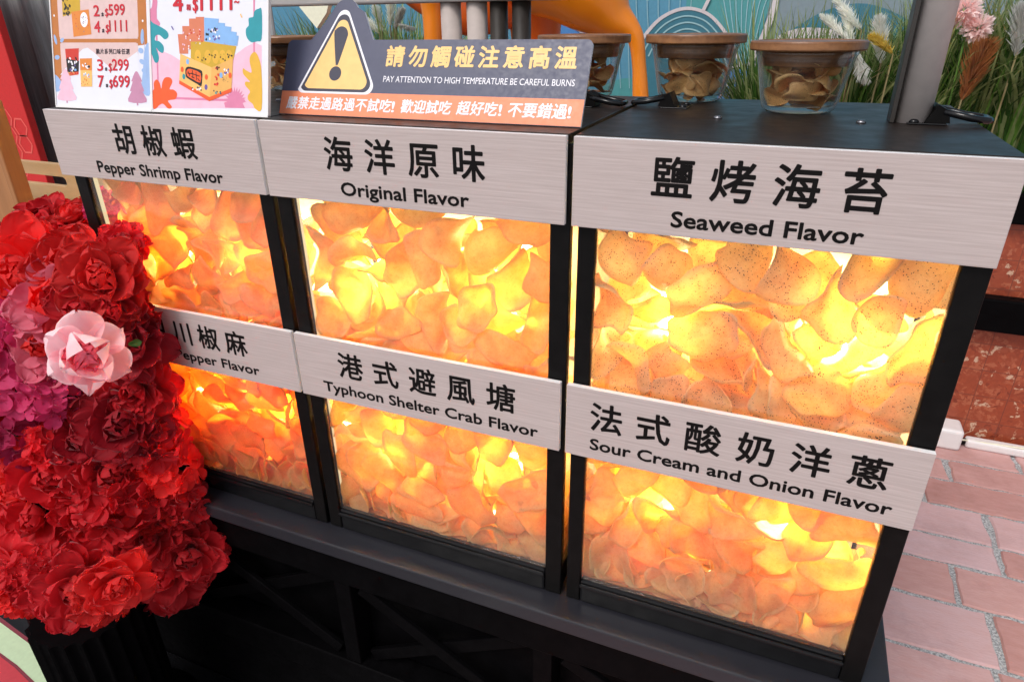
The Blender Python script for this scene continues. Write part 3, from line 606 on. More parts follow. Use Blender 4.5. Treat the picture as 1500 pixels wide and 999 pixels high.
# settled poses of the crackers: shape, x, y, z in mm, quaternion in hundredths
CHIPS = [
'4,-57,24,153,75,51,32,-29,15,73,20,153,66,70,5,-28,13,180,24,208,50,48,-17,70,3,151,17,98,2,-15,92,35,12,56,24,238,7,44,83,35,15,70,16,16,84,-41,-14,-34,0,-60,7,218,47,-53,45,54,9,-116,19,240,8,-7,-52,85,13,-49,17,114,7,10,97,22,15,187,43,137,15,83,39,36,12,-98,20,129,53,45,-49,53,11,-184,16,135,64,-50,-10,-58,11,0,20,224,82,-38,-42,7,12,148,17,239,9,21,-59,-77,17,-102,23,182,69,-44,-51,-25,8,168,13,140,12,15,-65,73,16,155,32,193,2,43,-59,68,11,-132,42,230,36,-69,-62,1,11,-167,21,105,6,-47,-87,-14,7,24,6,122,19,-18,-58,-77,8,-180,8,205,51,-47,59,41,8,-176,27,166,7,30,53,79,5,-73,32,233,19,-4,89,42,10,2,30,191,30,-5,-14,-94,8,-140,25,125,9,-64,-19,-74,0,-80,50,134,43,31,-58,62,16,182,78,173,40,81,-10,42,16,150,72,186,44,-9,87,-23,13,-161,69,148,73,-10,-63,26,2,-40,64,127,3,43,40,-81,0,56,72,155,90,-23,27,26,14,-193,87,152,58,40,-59,-39,12,-29,70,199,47,26,82,-21,15,-141,56,187,44,-23,23,-84,12,101,22,210,1,68,-52,-52,4,-2,41,163,52,14,-84,8,11,146,66,118,63,-52,-27,-51,2,39,26,211,24,-89,33,20,10,-69,48,199,29,16,78,53,15,-185,72,107,43,71,6,-55,4,140,24,152,41,-69,15,57,17,32,33,149,62,12,-76,18,3,-182,51,216,13,65,-8,74,0,-100,41,94,36,-66,-64,-18,13,-129,70,137,60,61,-42,-31,13,118,20,35,63,56,-47,27,8,87,45,160,78,-45,18,41,9,69,53,191,50,-30,-41,-70,10,188,44,89,41,-28,-64,58,17,-16,34,107,66,-45,60,3,6,-55,8,63,4,0,-61,79,10,182,12,43,46,52,-40,60,9,-52,96,140,84,-26,-16,44,7,-183,8,63,36,-68,49,41,2,-124,94,107,32,-18,87,-33,4,-30,103,122,16,-89,-41,-8,5,84,17,109,61,72,-3,34,16,107,36,85,36,-15,45,-80,1,0,88,143,77,-3,58,26,6,2,12,61,19,33,50,-77,8,164,93,138,43,-42,66,45,14,97,56,116,63,-49,11,59,0,-6,25,34,77,58,10,-23,4,43,74,109,39,40,28,78,5,-60,28,55,37,-62,-43,-54,14,191,75,95,3,72,33,61,7,11,51,105,46,-86,21,-2,7,-201,116,76,5,79,-11,60,6,-105,22,53,35,-71,54,29,14,-94,189,13,97,-13,19,10,5,-90,83,88,99,-12,4,3,15,125,58,16,42,-10,38,82,1,97,111,92,55,-28,7,79,2,125,48,239,24,-77,-8,59,2,-8,169,21,79,-23,-40,-42,13,44,21,77,41,-60,63,27,6,-165,22,62,52,-77,37,0,7,-98,20,27,15,-64,65,39,0,159,29,40,4,16,65,-74,17,59,39,54,43,-29,71,48,5,105,50,62,2,78,47,42,12,-186,175,32,76,24,-61,3,0,46,155,41,61,39,32,61,16,-24,102,76,76,9,9,64,10,-166,95,84,31,-36,-3,88,15,-144,165,43,50,44,13,73,16,-147,33,45,81,29,-44,27,9,142,101,73,74,-54,-23,-32,12,-80,136,20,90,-27,35,5,2,-49,62,59,4,-2,66,-75,13,50,74,46,89,-45,-3,8,5,146,63,61,70,-61,12,-35,13,179,42,22,2,33,61,72,14,-142,58,62,56,-82,-1,-14,2,22,66,86,9,-48,75,45,12,61,119,61,60,-39,-69,-6,10,-162,23,9,1,9,100,2,16,28,144,89,80,-54,-25,0,17,36,179,24,2,-33,-94,-10,8,104,103,52,46,59,52,-40,0,166,85,45,81,50,-26,18,7,201,91,23,54,-50,-60,32,14,93,75,27,60,68,32,28,5,-192,58,49,27,64,31,65,7,-152,61,20,90,38,-6,-20,10,-41,27,7,10,-3,-1,-99,6,178,159,32,20,82,50,-20,14,-113,69,45,15,14,79,58,12,-55,160,43,69,-37,-16,-60,9,171,130,90,71,-13,41,55,3,138,144,65,37,-22,-70,58,10,169,108,9,3,72,69,1,4,121,185,14,13,-8,12,98,12,18,114,62,63,-20,70,28,17,-125,122,68,99,-10,10,10,2,-97,52,17,15,-21,96,-6,6,7,48,25,41,90,-9,-4,7,-8,58,44,62,-62,37,31,17,172,117,27,1,22,-2,-98,17,58,89,12,5,-12,9,99,2,-62,100,72,4,-10,96,26,1,-173,122,52,7,83,-50,25,10,-183,102,14,57,23,-32,-72,14,-135,95,10,93,-7,7,-36,1,105,131,27,2,12,98,17,12,-6,89,38,33,75,32,-46,17,-108,114,33,21,-12,-86,44,15,-40,120,28,38,-2,-88,-28,16,15,136,18,29,90,-10,-31,11,-52,70,25,23,-47,-42,-74',
'1,-119,16,228,82,-53,-14,17,8,89,12,138,34,36,60,-63,12,42,19,218,52,9,77,-36,16,-130,17,126,84,33,22,-36,12,-63,37,197,89,34,7,31,5,-118,15,183,92,-38,-5,1,5,182,17,124,54,51,-28,60,11,193,18,182,42,-50,-76,-3,12,144,18,174,4,-45,57,68,16,-34,25,172,53,61,-29,52,11,45,35,161,89,29,31,15,10,151,22,16,18,7,98,6,15,-64,20,229,46,54,17,-69,13,1,9,188,31,-65,48,50,2,135,9,83,62,-72,-4,33,3,-189,18,173,29,-51,-48,-65,3,147,55,158,11,-82,32,46,1,-8,17,237,7,2,-41,-91,0,-163,31,200,33,-25,-56,-72,8,-176,12,89,53,55,-44,47,1,98,10,205,72,-67,-8,-18,3,94,46,156,35,61,-51,49,1,179,19,244,23,19,-77,-56,7,-92,19,115,83,25,-49,10,4,26,67,201,86,-18,-10,46,10,-53,5,97,16,-6,79,59,4,111,58,215,24,55,65,-47,7,54,12,107,76,41,40,-31,14,-79,36,163,56,6,21,-80,11,-9,13,75,24,-62,39,63,13,-116,18,8,97,-12,12,18,7,-92,8,51,7,23,-60,-76,12,-64,40,134,26,-77,57,13,16,-174,76,43,93,-9,15,-33,3,102,53,18,78,7,15,61,11,-177,24,30,84,50,7,-18,3,15,17,111,66,-11,-67,-32,1,179,67,185,38,-52,-12,-75,9,-130,66,141,6,-99,-1,11,3,7,54,155,86,25,-44,9,3,-158,61,166,28,-10,42,86,6,177,43,8,7,-72,68,-11,15,-28,39,117,54,-43,57,44,15,191,31,62,51,16,-51,-67,12,-44,73,189,70,36,46,-41,2,53,52,134,66,-64,-38,-7,4,6,189,28,83,-52,1,-19,1,-165,46,113,96,-2,28,4,14,-132,117,102,43,-11,-86,25,13,-194,33,95,45,-59,-2,-67,14,117,60,119,24,95,-7,18,4,55,84,164,35,-33,7,87,12,61,34,98,0,-32,77,56,15,-117,41,82,43,-76,-43,-22,7,27,6,24,0,-13,-62,-78,0,-110,25,60,17,4,80,-57,3,-163,52,66,59,16,-64,47,3,170,92,144,10,43,88,16,6,-5,108,128,4,-74,60,-31,16,123,26,115,5,3,40,92,0,113,7,44,20,-17,-74,-62,10,-72,56,116,5,-27,94,22,11,-36,90,137,44,-16,-7,-88,4,-186,89,113,36,-67,-21,61,9,-6,72,91,44,38,-21,78,14,-52,17,54,47,-73,-47,-17,9,-56,149,72,45,0,33,83,12,58,92,124,93,5,16,-32,4,121,118,100,5,-62,-21,-75,7,38,28,63,83,26,9,-48,11,-165,105,72,59,-54,45,39,9,-60,66,96,32,-37,-87,-6,8,-33,106,107,2,94,29,-20,11,-88,109,82,62,-43,-34,56,12,66,35,35,37,70,-20,58,16,12,41,34,82,46,-27,21,9,31,121,110,16,-93,-34,4,8,124,32,59,62,-70,30,19,12,-153,58,223,36,9,-19,-91,13,-137,77,94,34,-35,-69,-54,15,-19,96,74,10,96,23,-13,4,184,56,107,92,25,-27,-13,6,-46,40,46,25,5,-31,92,1,91,92,83,22,-80,40,-38,10,-45,40,26,57,19,-29,74,12,-103,89,47,18,-27,42,85,17,58,91,92,3,69,-70,18,12,176,108,106,71,-9,34,-60,3,38,143,44,80,9,-27,-53,5,-188,83,181,58,16,-71,-37,11,-85,138,49,54,37,69,-32,14,-136,75,17,39,12,4,91,4,164,154,76,69,11,-39,-60,16,-29,64,25,17,-78,-60,1,17,-116,79,200,35,-5,-22,91,12,5,80,47,63,-60,-39,30,5,-94,51,32,16,27,33,89,6,-66,179,10,46,-2,-22,-86,3,115,150,55,9,53,83,12,7,-75,68,12,10,7,96,26,6,-150,123,54,18,-41,-65,-62,8,179,100,75,71,-8,-11,-69,4,-54,105,45,16,39,-31,85,17,164,68,60,10,-7,-57,-81,9,167,144,25,82,-33,18,-44,16,73,169,36,74,-23,-51,-37,3,6,147,79,13,32,87,36,8,-78,111,117,36,-1,-9,-93,4,-39,168,48,8,36,92,-12,15,45,70,52,81,-22,-37,-40,10,25,50,12,14,-90,-41,-1,4,179,179,31,45,-49,0,-75,0,129,58,48,86,-49,4,-16,10,163,67,16,3,-4,13,99,4,-38,131,12,99,-9,-8,2,14,111,113,40,0,36,-90,23,4,-137,146,22,47,-36,-13,-80,10,66,144,27,8,90,-36,22,1,-109,168,32,59,-17,33,72,3,158,101,35,83,-50,-11,-20,7,-164,52,8,14,17,-12,97,0,-192,116,35,64,-15,43,-62,16,-170,140,17,2,65,-65,-38,7,-196,54,31,14,69,-3,-71,7,67,83,35,28,82,23,45,17,27,116,10,97,2,-2,-24,16,95,124,15,19,89,42,-8,3,133,178,31,29,-44,-83,-18,8,169,114,12,0,21,-98,3,10,-54,104,9,2,95,-30,-2',
'7,137,11,188,48,33,63,-51,0,150,7,40,22,-21,65,69,17,-184,24,164,36,72,23,-54,16,-58,12,145,46,-88,6,7,1,-111,23,197,58,-31,27,70,12,32,19,222,13,-69,52,49,4,128,10,145,36,-50,-66,-42,13,124,53,139,13,-86,7,-49,17,-11,14,228,34,1,-71,-61,8,170,22,107,7,-22,73,64,3,118,26,239,43,7,39,-81,2,-69,7,193,25,-21,66,68,4,-173,10,212,53,-28,55,59,1,-139,15,142,47,-12,65,59,7,184,6,95,41,-49,45,62,6,183,19,157,26,66,-29,64,10,-94,5,59,51,-34,60,52,16,7,32,147,98,10,14,8,16,-131,38,236,47,77,-41,-12,8,94,11,99,52,-85,-8,7,0,56,39,201,12,-58,64,49,11,89,26,150,44,-13,-72,-52,1,162,18,219,62,-56,-11,-54,10,-120,41,155,90,-34,-18,-21,12,88,22,194,57,-57,-59,-4,16,-67,41,204,32,-80,-28,-42,3,-190,38,103,60,-11,40,-68,5,-144,15,94,84,-24,45,17,3,-65,121,128,32,-7,93,-14,8,-33,35,145,36,-91,14,14,13,134,36,195,1,95,-23,-21,13,78,52,136,8,-64,45,62,16,-14,38,182,23,-2,15,-96,16,196,47,215,71,6,-57,-41,9,-52,70,165,84,-50,-8,22,6,91,23,81,79,49,25,-28,5,43,15,140,36,-81,26,38,3,0,81,179,45,4,-89,-10,11,-109,16,101,63,-71,30,-5,8,164,55,166,42,10,89,16,12,-186,53,222,65,45,-60,-9,15,55,64,176,28,-61,13,73,1,-176,52,178,38,-22,86,27,10,-121,53,95,3,40,73,55,8,-105,32,12,1,-5,-100,3,12,-147,73,146,60,-77,18,-14,17,-31,35,101,28,30,-12,90,15,155,56,113,2,15,92,-37,6,61,19,73,24,-71,43,49,0,196,115,90,14,-67,-48,55,14,153,39,75,96,25,12,-9,12,101,41,58,36,-77,-23,-47,0,-75,62,132,20,96,20,5,12,-148,111,132,4,-27,85,45,15,191,71,153,83,1,-52,20,16,38,30,82,2,80,-17,-58,17,-174,153,44,8,-17,-80,-57,7,-39,12,65,24,19,-62,72,11,-10,85,135,31,27,1,91,5,-35,87,108,52,-36,51,-58,4,116,90,107,27,-61,-73,16,16,60,117,129,63,-3,68,-39,4,17,127,116,94,-10,-26,-21,9,42,66,114,16,-13,27,-94,6,-173,37,75,63,25,13,-73,7,-35,11,23,13,12,-74,65,6,99,37,8,7,-32,-94,12,2,58,79,87,6,24,-27,93,7,6,33,104,55,54,-27,-58,8,29,32,12,1,-13,-99,2,1,182,51,37,35,-57,43,-60,2,-11,31,55,11,17,-49,85,10,-164,9,24,0,-1,73,-69,15,-88,60,98,67,28,22,65,3,6,98,93,60,6,13,79,11,152,63,52,70,18,15,-68,8,-59,35,81,67,-43,-60,10,15,155,56,16,86,-15,-29,40,4,-125,127,70,43,-62,2,-66,4,93,155,34,85,-10,-3,51,5,-8,65,71,84,36,15,-38,17,101,154,84,89,-44,2,12,4,-147,29,53,32,-72,53,32,10,130,73,21,25,10,-62,-74,3,49,44,35,94,15,23,21,3,-189,98,166,67,-22,69,-17,4,-53,190,11,28,-9,-21,-93,5,-8,154,57,77,-28,-8,-57,13,102,74,58,74,-65,8,13,16,26,153,96,5,86,-50,4,0,-140,89,98,35,-91,-24,-2,6,-50,36,36,69,-48,-45,31,14,-83,38,40,17,8,-80,-57,2,152,158,60,60,33,-68,24,17,-190,49,33,76,47,26,37,2,180,97,92,19,-20,-84,47,10,182,60,103,2,-48,-60,-64,7,1,39,17,43,28,4,-86,5,-23,42,33,70,35,-7,62,15,-45,109,70,66,-67,-24,23,1,70,132,82,13,-71,-64,26,7,180,93,25,43,-29,36,78,17,-130,70,51,2,-81,-39,-43,0,-89,93,63,78,-28,-42,38,12,-51,154,74,43,41,74,-31,12,170,112,49,6,-11,98,-18,6,-174,75,79,88,33,30,-18,9,-93,154,24,33,2,55,77,7,32,73,13,5,6,-99,9,1,103,134,25,3,7,-95,31,2,-180,108,87,25,-74,58,21,10,-69,64,22,18,-96,-22,2,1,20,93,65,25,-60,75,-11,5,97,90,18,76,65,-2,3,12,-188,92,22,27,35,8,89,5,-2,87,22,56,-78,-25,13,8,55,94,39,63,27,-50,-53,15,-124,97,17,79,-7,-23,56,3,-65,80,47,92,-35,-19,0,1,29,186,10,30,-7,-3,95,2,-155,167,8,38,0,1,-92,14,-176,118,29,80,-55,24,-4,4,123,118,69,4,-92,-5,38,17,21,144,38,9,-59,-76,-24,6,-58,88,7,1,14,99,-4,3,-64,125,30,2,-31,94,-17,3,181,154,22,11,-84,53,7,14,-3,141,15,8,-61,-77,14,3,-156,131,53,9,29,-12,94,15,123,185,16,95,19,15,-18',
'7,20,12,54,83,43,27,-23,17,183,23,54,64,34,67,-13,8,149,27,224,0,-32,-60,73,8,71,8,125,73,-66,0,-18,11,-179,63,182,64,0,-48,-60,15,-63,16,40,80,-49,33,-10,0,130,13,220,52,38,-52,56,13,40,8,88,31,-17,-58,-74,1,-176,17,178,25,-45,76,40,10,-138,9,122,2,4,-72,69,14,-12,17,158,61,-41,26,62,10,-164,5,38,3,-11,-78,-61,7,-122,6,174,50,-73,-36,-30,2,177,17,131,43,64,-48,42,9,-96,14,229,76,-57,-28,14,2,-43,13,189,35,-25,-58,-69,5,13,54,215,53,78,10,31,11,155,33,80,69,66,5,30,3,-135,29,208,78,-45,37,24,1,16,12,214,68,-48,41,37,9,91,23,91,27,-36,81,39,13,30,29,167,21,95,-21,-5,6,72,20,228,49,-54,63,26,7,-83,6,95,61,-76,-8,-21,3,189,46,187,54,30,-21,-76,1,82,20,191,40,-88,25,-5,5,5,27,113,73,-28,46,42,16,-117,49,167,74,-43,43,29,15,-190,30,220,82,32,18,43,4,177,32,228,8,-69,-62,-37,14,-29,17,97,78,34,50,-16,5,-129,22,141,62,-77,9,-11,7,49,12,30,87,48,-10,-4,17,12,66,168,78,-41,-32,-36,3,-31,64,190,23,-66,18,69,16,136,35,173,46,14,-72,50,14,-154,74,155,61,7,14,77,12,-53,37,223,28,17,59,74,13,18,59,134,20,-9,-22,-95,9,181,35,140,61,-49,-59,-18,5,-78,42,174,51,-59,-31,55,0,109,23,129,65,71,14,-24,15,-54,50,148,6,-53,-84,7,5,151,51,110,72,-64,-28,6,14,30,44,108,63,-71,11,-30,14,-7,28,17,3,-22,-94,25,13,-183,25,98,48,31,-24,79,11,-79,81,107,62,-37,14,68,5,65,75,138,76,23,48,-38,16,163,86,138,9,-3,-22,-97,5,-66,29,123,12,-93,-1,35,3,11,36,56,3,19,-91,-37,9,85,42,153,73,-66,16,13,7,87,11,32,28,35,63,-63,12,-120,56,111,90,-28,23,-23,8,-172,40,141,19,-87,37,27,12,29,108,120,97,-25,5,2,11,36,77,85,78,41,-40,-25,15,137,22,39,7,-21,52,-82,1,-174,93,142,16,-65,-74,9,8,-142,15,76,25,-46,-64,-56,2,-174,45,72,20,-30,36,-86,5,57,47,38,46,-9,-37,80,17,-23,64,101,4,7,-63,-77,6,152,74,122,31,-5,-54,-78,8,82,51,87,43,-15,-67,-60,1,-63,38,91,12,-95,24,15,4,-176,85,94,77,-1,7,-64,0,126,117,111,50,-71,-46,20,12,-12,96,71,13,57,-70,-41,11,-41,49,49,9,-61,-58,-53,6,-178,68,67,76,17,21,-60,10,166,30,21,36,-80,-47,-5,1,82,78,87,61,-60,-46,-25,1,-1,193,21,87,-46,6,17,2,88,45,218,94,-23,-22,-8,16,187,63,78,20,-43,27,84,1,-135,75,208,87,-32,-15,-34,11,152,65,191,46,-31,-28,-78,13,94,160,51,76,-26,30,51,9,155,67,20,17,15,-12,97,13,112,50,59,68,66,-3,32,13,-115,41,70,92,6,39,-5,8,47,36,9,94,11,15,-27,5,34,78,19,31,-19,-93,8,15,135,75,83,48,-79,-38,10,2,-65,102,72,51,-11,11,-84,4,166,112,158,6,13,41,90,0,105,39,25,23,-51,-81,-21,10,-90,59,46,70,41,6,58,6,-179,51,43,68,22,15,-68,8,-69,62,16,88,11,28,-36,4,-180,146,74,63,-7,-55,-53,12,69,114,57,32,34,-79,40,7,-99,8,27,59,-55,25,54,17,101,75,21,15,-92,-35,11,6,-165,38,22,50,14,15,-84,17,-14,82,12,63,-24,-3,-73,4,120,126,57,37,-44,49,66,14,-168,60,10,0,-3,8,-100,9,56,107,15,50,-16,-32,-79,1,-73,119,105,90,-33,-14,-23,0,-126,41,31,82,46,20,27,9,-91,135,50,38,-31,9,-87,17,48,121,83,9,-12,21,97,1,-145,150,79,18,-78,32,-50,3,-122,96,71,37,17,-53,74,4,14,153,63,38,85,-35,-6,1,76,170,17,25,-20,-23,-92,15,183,120,108,35,-34,87,-2,1,182,148,56,69,-51,-9,50,11,-190,120,58,12,-75,62,-21,9,31,153,12,58,-9,-23,-78,2,165,95,70,7,-32,-89,-32,13,-122,143,38,58,-10,-29,-75,17,-132,100,43,16,48,-86,-4,16,-53,137,57,85,-22,9,-48,2,114,111,19,72,-41,-9,-55,9,-29,112,32,41,18,-16,-88,14,-111,102,10,90,-2,-11,42,6,-95,69,12,57,3,17,-81,10,-76,132,9,45,-4,-7,89,17,168,148,10,68,3,-2,-74,7,184,76,6,65,-1,-15,74,9,-173,174,16,76,-3,-37,-54,17,-32,152,24,7,-14,-96,-24,14,173,111,44,44,-89,-11,4,5,-145,157,15,41,-6,31,-85,17,-176,105,16,70,4,-11,-70,11,135,169,33,15,87,-11,45',
'8,-9,8,225,5,-21,76,61,0,165,13,131,73,65,-10,21,11,-67,15,217,55,-28,-37,-69,6,-71,6,141,51,-45,-52,-51,2,-140,17,196,6,-22,38,90,6,63,6,79,65,-63,32,27,6,-19,10,175,9,10,-56,82,12,-175,20,28,60,78,18,-3,9,176,12,199,83,-49,-25,-11,11,123,15,60,2,35,35,87,1,-158,15,230,77,-58,-25,7,17,42,12,210,12,-44,-60,-66,5,3,32,184,21,-68,38,59,14,-112,16,190,68,32,62,-22,11,35,21,164,64,-54,53,16,11,185,16,39,4,-61,62,50,10,-33,9,83,73,69,-1,-1,15,-187,32,190,17,-50,25,81,7,30,6,130,11,-4,61,79,1,76,35,216,52,-77,-20,-30,4,28,23,105,71,-68,-13,10,13,-114,9,96,48,-77,35,24,14,191,48,160,30,60,-24,70,4,-196,122,137,76,30,49,29,10,-28,16,133,53,67,31,-42,2,73,25,131,2,71,38,59,11,-57,27,181,32,-77,42,36,9,94,60,182,85,21,-30,37,8,-110,50,180,61,17,41,-66,11,-3,55,136,88,20,6,43,5,143,36,84,7,12,-10,98,16,106,16,207,72,35,40,-45,2,88,23,31,32,7,92,-19,13,-168,19,152,98,-6,7,19,6,-153,20,100,77,43,41,-24,1,151,33,223,39,-22,58,68,5,-56,66,126,74,-66,12,-4,2,-60,26,138,41,-77,-46,-18,8,121,13,142,50,-58,43,47,17,53,91,123,91,-35,15,-16,11,102,40,127,30,-86,41,3,4,-44,93,169,29,50,80,14,2,-133,56,156,94,-22,24,5,17,-116,30,128,94,-34,4,3,7,62,61,115,69,-64,-33,-10,5,68,28,70,30,-95,5,-13,10,60,37,152,39,-27,-40,78,14,-27,34,104,49,-86,8,13,17,-1,92,124,18,22,-26,92,4,157,69,173,27,-58,-15,-75,3,-184,25,96,63,8,-77,-6,16,-132,26,38,4,-51,-36,-78,0,-45,9,56,56,-83,-2,1,0,-134,88,126,18,87,28,-36,15,191,18,79,41,-73,-4,54,9,27,75,164,87,-21,-13,-42,9,83,81,78,46,37,-27,-76,15,138,54,162,16,51,78,-33,7,-38,49,93,13,-82,47,29,13,125,73,118,18,-31,93,1,7,6,17,52,25,-88,-28,-29,14,-80,26,58,14,-20,69,68,1,35,71,82,65,-60,-38,27,3,-20,173,40,6,30,12,-95,15,-20,53,201,10,-46,-16,87,4,3,120,88,22,-8,-33,-91,7,-88,51,94,21,8,-89,-39,4,175,151,50,7,-49,0,-87,0,71,136,81,44,-7,50,74,14,-62,22,22,38,-91,17,-2,0,42,32,42,97,25,2,6,7,147,21,26,1,-2,-94,-34,12,-188,68,115,18,59,43,-65,12,-132,55,87,24,30,-36,85,11,161,36,129,12,-93,-30,-15,3,-179,115,82,40,1,-77,49,11,-177,63,156,83,-38,37,15,14,-48,137,80,37,-57,1,-73,15,-46,60,16,76,-13,-42,47,7,-56,51,52,33,-71,-53,-33,1,164,179,25,2,-52,-85,-6,10,-33,51,76,33,-68,64,18,0,157,40,13,7,-2,-100,-3,9,-145,125,106,72,-33,20,57,7,-97,47,42,61,-70,-33,-14,8,-170,50,61,32,-57,61,45,17,46,74,21,5,-52,-84,18,7,198,67,28,44,-71,-41,36,1,-57,103,98,40,34,48,-70,1,115,105,56,56,-38,-9,73,6,123,52,47,19,-25,-53,-78,5,18,34,16,10,3,-58,-81,15,-8,81,74,27,-73,48,40,9,10,186,19,13,-59,-80,8,15,-76,198,27,46,88,-14,-3,2,-115,74,54,76,48,-34,26,8,-178,66,38,60,50,-27,56,11,188,60,113,16,29,-89,-32,0,140,70,51,23,-10,-74,-62,0,31,123,65,1,-100,-5,4,4,-80,102,46,96,3,4,-29,1,-187,150,45,62,-10,57,53,4,48,165,27,97,-13,0,-19,16,-70,148,53,74,-63,16,-19,5,90,64,21,37,-25,-89,4,14,163,60,70,29,-31,-56,-71,7,-2,50,37,58,-71,-31,25,17,49,108,31,2,-2,22,98,1,-105,129,90,1,-40,-92,-1,11,-19,81,25,93,17,33,-3,11,115,145,78,64,-37,12,66,1,144,112,83,42,36,27,78,1,-141,175,19,76,-11,38,-52,10,-107,66,15,95,27,-18,0,0,-161,88,65,10,9,71,-69,0,161,94,31,19,0,51,-84,14,186,104,135,10,38,-10,-91,17,-80,94,10,100,-1,-6,-5,6,-179,88,8,11,-70,-70,7,13,14,118,12,81,22,13,52,2,151,125,43,25,40,-61,-63,17,-148,93,19,99,-12,-8,8,17,-12,129,30,80,-52,-26,13,16,193,101,83,34,35,-74,-46,17,105,116,24,16,-42,85,-26,8,171,118,8,89,12,0,-44,5,-122,130,47,1,84,53,9,13,83,153,20,9,-8,99,12,8,-176,127,27,83,-35,28,33,9,-82,150,11,95,-3,1,-32',
'2,-127,7,199,38,-32,57,65,11,-98,12,79,35,-63,45,53,17,74,23,209,15,-59,70,36,2,167,9,126,59,-77,-13,17,14,116,15,226,64,37,61,-29,1,-41,25,231,9,7,-45,89,6,49,37,196,48,-11,42,-76,0,65,44,155,79,-1,25,56,16,167,10,189,13,-27,-52,-80,6,-52,30,8,8,-97,23,-3,16,-152,16,47,24,32,-73,55,9,-79,16,202,40,-59,-56,-42,5,43,15,235,3,12,-46,-88,2,172,8,70,33,-31,62,64,2,-41,14,180,50,-58,53,36,8,-41,12,58,35,37,-59,63,8,111,57,201,58,62,19,-50,8,118,24,168,66,42,-33,53,15,-92,22,141,52,43,71,-18,11,95,14,131,37,-86,-1,35,10,26,33,201,47,-75,-33,32,17,-185,37,231,41,54,-66,-33,3,4,23,169,41,-8,-72,55,6,-172,11,152,63,-51,-54,-23,16,-29,17,118,21,29,-76,54,7,25,39,148,43,-65,3,-62,15,-3,51,205,79,8,23,-56,2,-110,37,182,36,-68,30,57,15,39,21,117,67,46,57,-13,14,-69,50,182,44,11,-69,56,9,129,39,159,65,-47,59,10,8,-154,53,176,50,-5,-65,58,7,58,61,129,38,81,44,3,11,-153,18,229,10,-61,27,74,13,-133,20,116,56,35,55,-51,14,33,14,48,7,6,65,-76,5,-56,35,127,24,-35,79,44,12,157,52,208,94,6,33,10,5,55,76,177,8,-18,-53,-82,12,-188,43,174,6,75,12,64,16,-56,75,182,78,24,25,-52,11,74,49,112,32,-22,92,-3,2,-157,38,114,6,-40,43,-81,3,7,34,106,16,-38,-69,-60,9,-114,42,53,50,37,-34,71,14,-190,33,120,15,67,-50,-53,13,-39,83,145,30,60,-28,-69,17,24,162,30,52,-83,18,-5,10,87,5,66,49,-34,60,54,3,-54,40,70,58,72,10,-36,1,-105,76,120,51,22,-81,19,8,-150,53,79,29,-16,62,-72,5,27,78,152,92,11,33,20,15,191,31,36,31,36,8,-87,3,184,34,226,19,43,-4,88,3,-184,29,28,14,-87,-28,38,17,-10,81,134,13,-34,4,-93,14,76,27,24,87,13,-38,29,11,-59,122,124,2,-40,-31,-86,13,-64,77,117,65,-36,-58,33,4,172,89,187,9,51,-85,-4,16,104,36,96,33,26,88,23,12,183,55,149,6,35,-66,-66,3,-28,72,96,73,-6,-58,36,2,-23,139,128,88,-19,12,41,7,-61,20,34,9,-9,-93,-35,14,20,42,43,6,-28,35,-89,11,22,71,108,8,42,84,34,0,-146,76,179,81,56,-11,-14,0,-94,34,20,1,7,25,-97,11,-177,98,139,26,-3,-29,92,0,155,168,44,86,-33,-23,-30,4,35,112,133,12,-1,-68,-72,17,153,54,120,4,16,92,35,11,-66,114,100,21,77,-56,-20,1,-169,175,17,56,-2,-35,-75,15,61,40,66,11,-21,91,34,9,-150,101,115,26,47,41,74,11,-95,69,27,11,-91,27,31,11,98,139,49,90,-32,4,30,17,-16,110,95,12,38,84,37,6,2,36,14,97,-8,17,-13,16,121,38,49,52,8,-72,45,13,169,45,71,57,-71,2,41,8,-184,63,98,77,40,12,48,3,-180,60,63,7,-71,-70,3,2,-133,66,58,36,-68,-63,-12,2,78,178,19,20,-97,-11,13,7,125,23,71,94,23,-21,-16,7,92,33,6,58,1,-16,80,4,-114,161,39,23,-8,-38,-89,5,139,92,107,49,-86,-1,-13,13,149,81,72,18,23,59,-75,14,-164,78,35,8,-20,-87,-44,7,25,64,69,27,21,-92,-22,6,6,60,18,95,-9,22,19,3,174,122,99,26,-22,93,-14,13,-189,98,8,82,1,15,-55,13,85,65,47,6,-11,85,51,14,141,78,37,86,-24,-18,40,10,-111,101,55,73,-60,-32,-10,2,-78,84,44,2,-48,10,-87,16,-48,73,57,88,0,10,-46,12,129,105,60,29,7,-55,-78,17,-184,98,98,13,-67,24,70,12,4,142,79,54,-80,11,-25,11,-188,118,48,4,-67,-25,-70,15,-27,184,20,30,83,-48,-3,6,-124,89,12,82,26,-1,51,8,53,111,84,7,-11,62,78,8,195,73,93,40,-58,38,-60,12,183,114,51,8,57,49,66,0,161,35,9,25,-2,-19,95,6,9,75,25,96,-18,20,12,5,-119,128,82,45,59,3,67,17,25,138,33,46,10,41,-78,6,76,92,79,79,-46,-33,22,15,-52,146,16,9,-24,31,92,4,-18,119,27,34,-87,-36,7,12,93,99,21,85,25,-15,44,11,175,72,26,20,-74,60,24,11,1,98,53,84,-3,-34,43,8,167,113,12,3,-100,-2,-1,2,-153,130,43,85,0,34,41,1,167,152,18,19,9,-33,-92,4,90,142,25,4,40,-87,-28,4,-89,148,19,51,10,-36,-77,3,44,97,36,18,85,48,10,2,-51,120,60,2,-40,-90,-17,13,-152,130,8,87,0,15,-48',
]
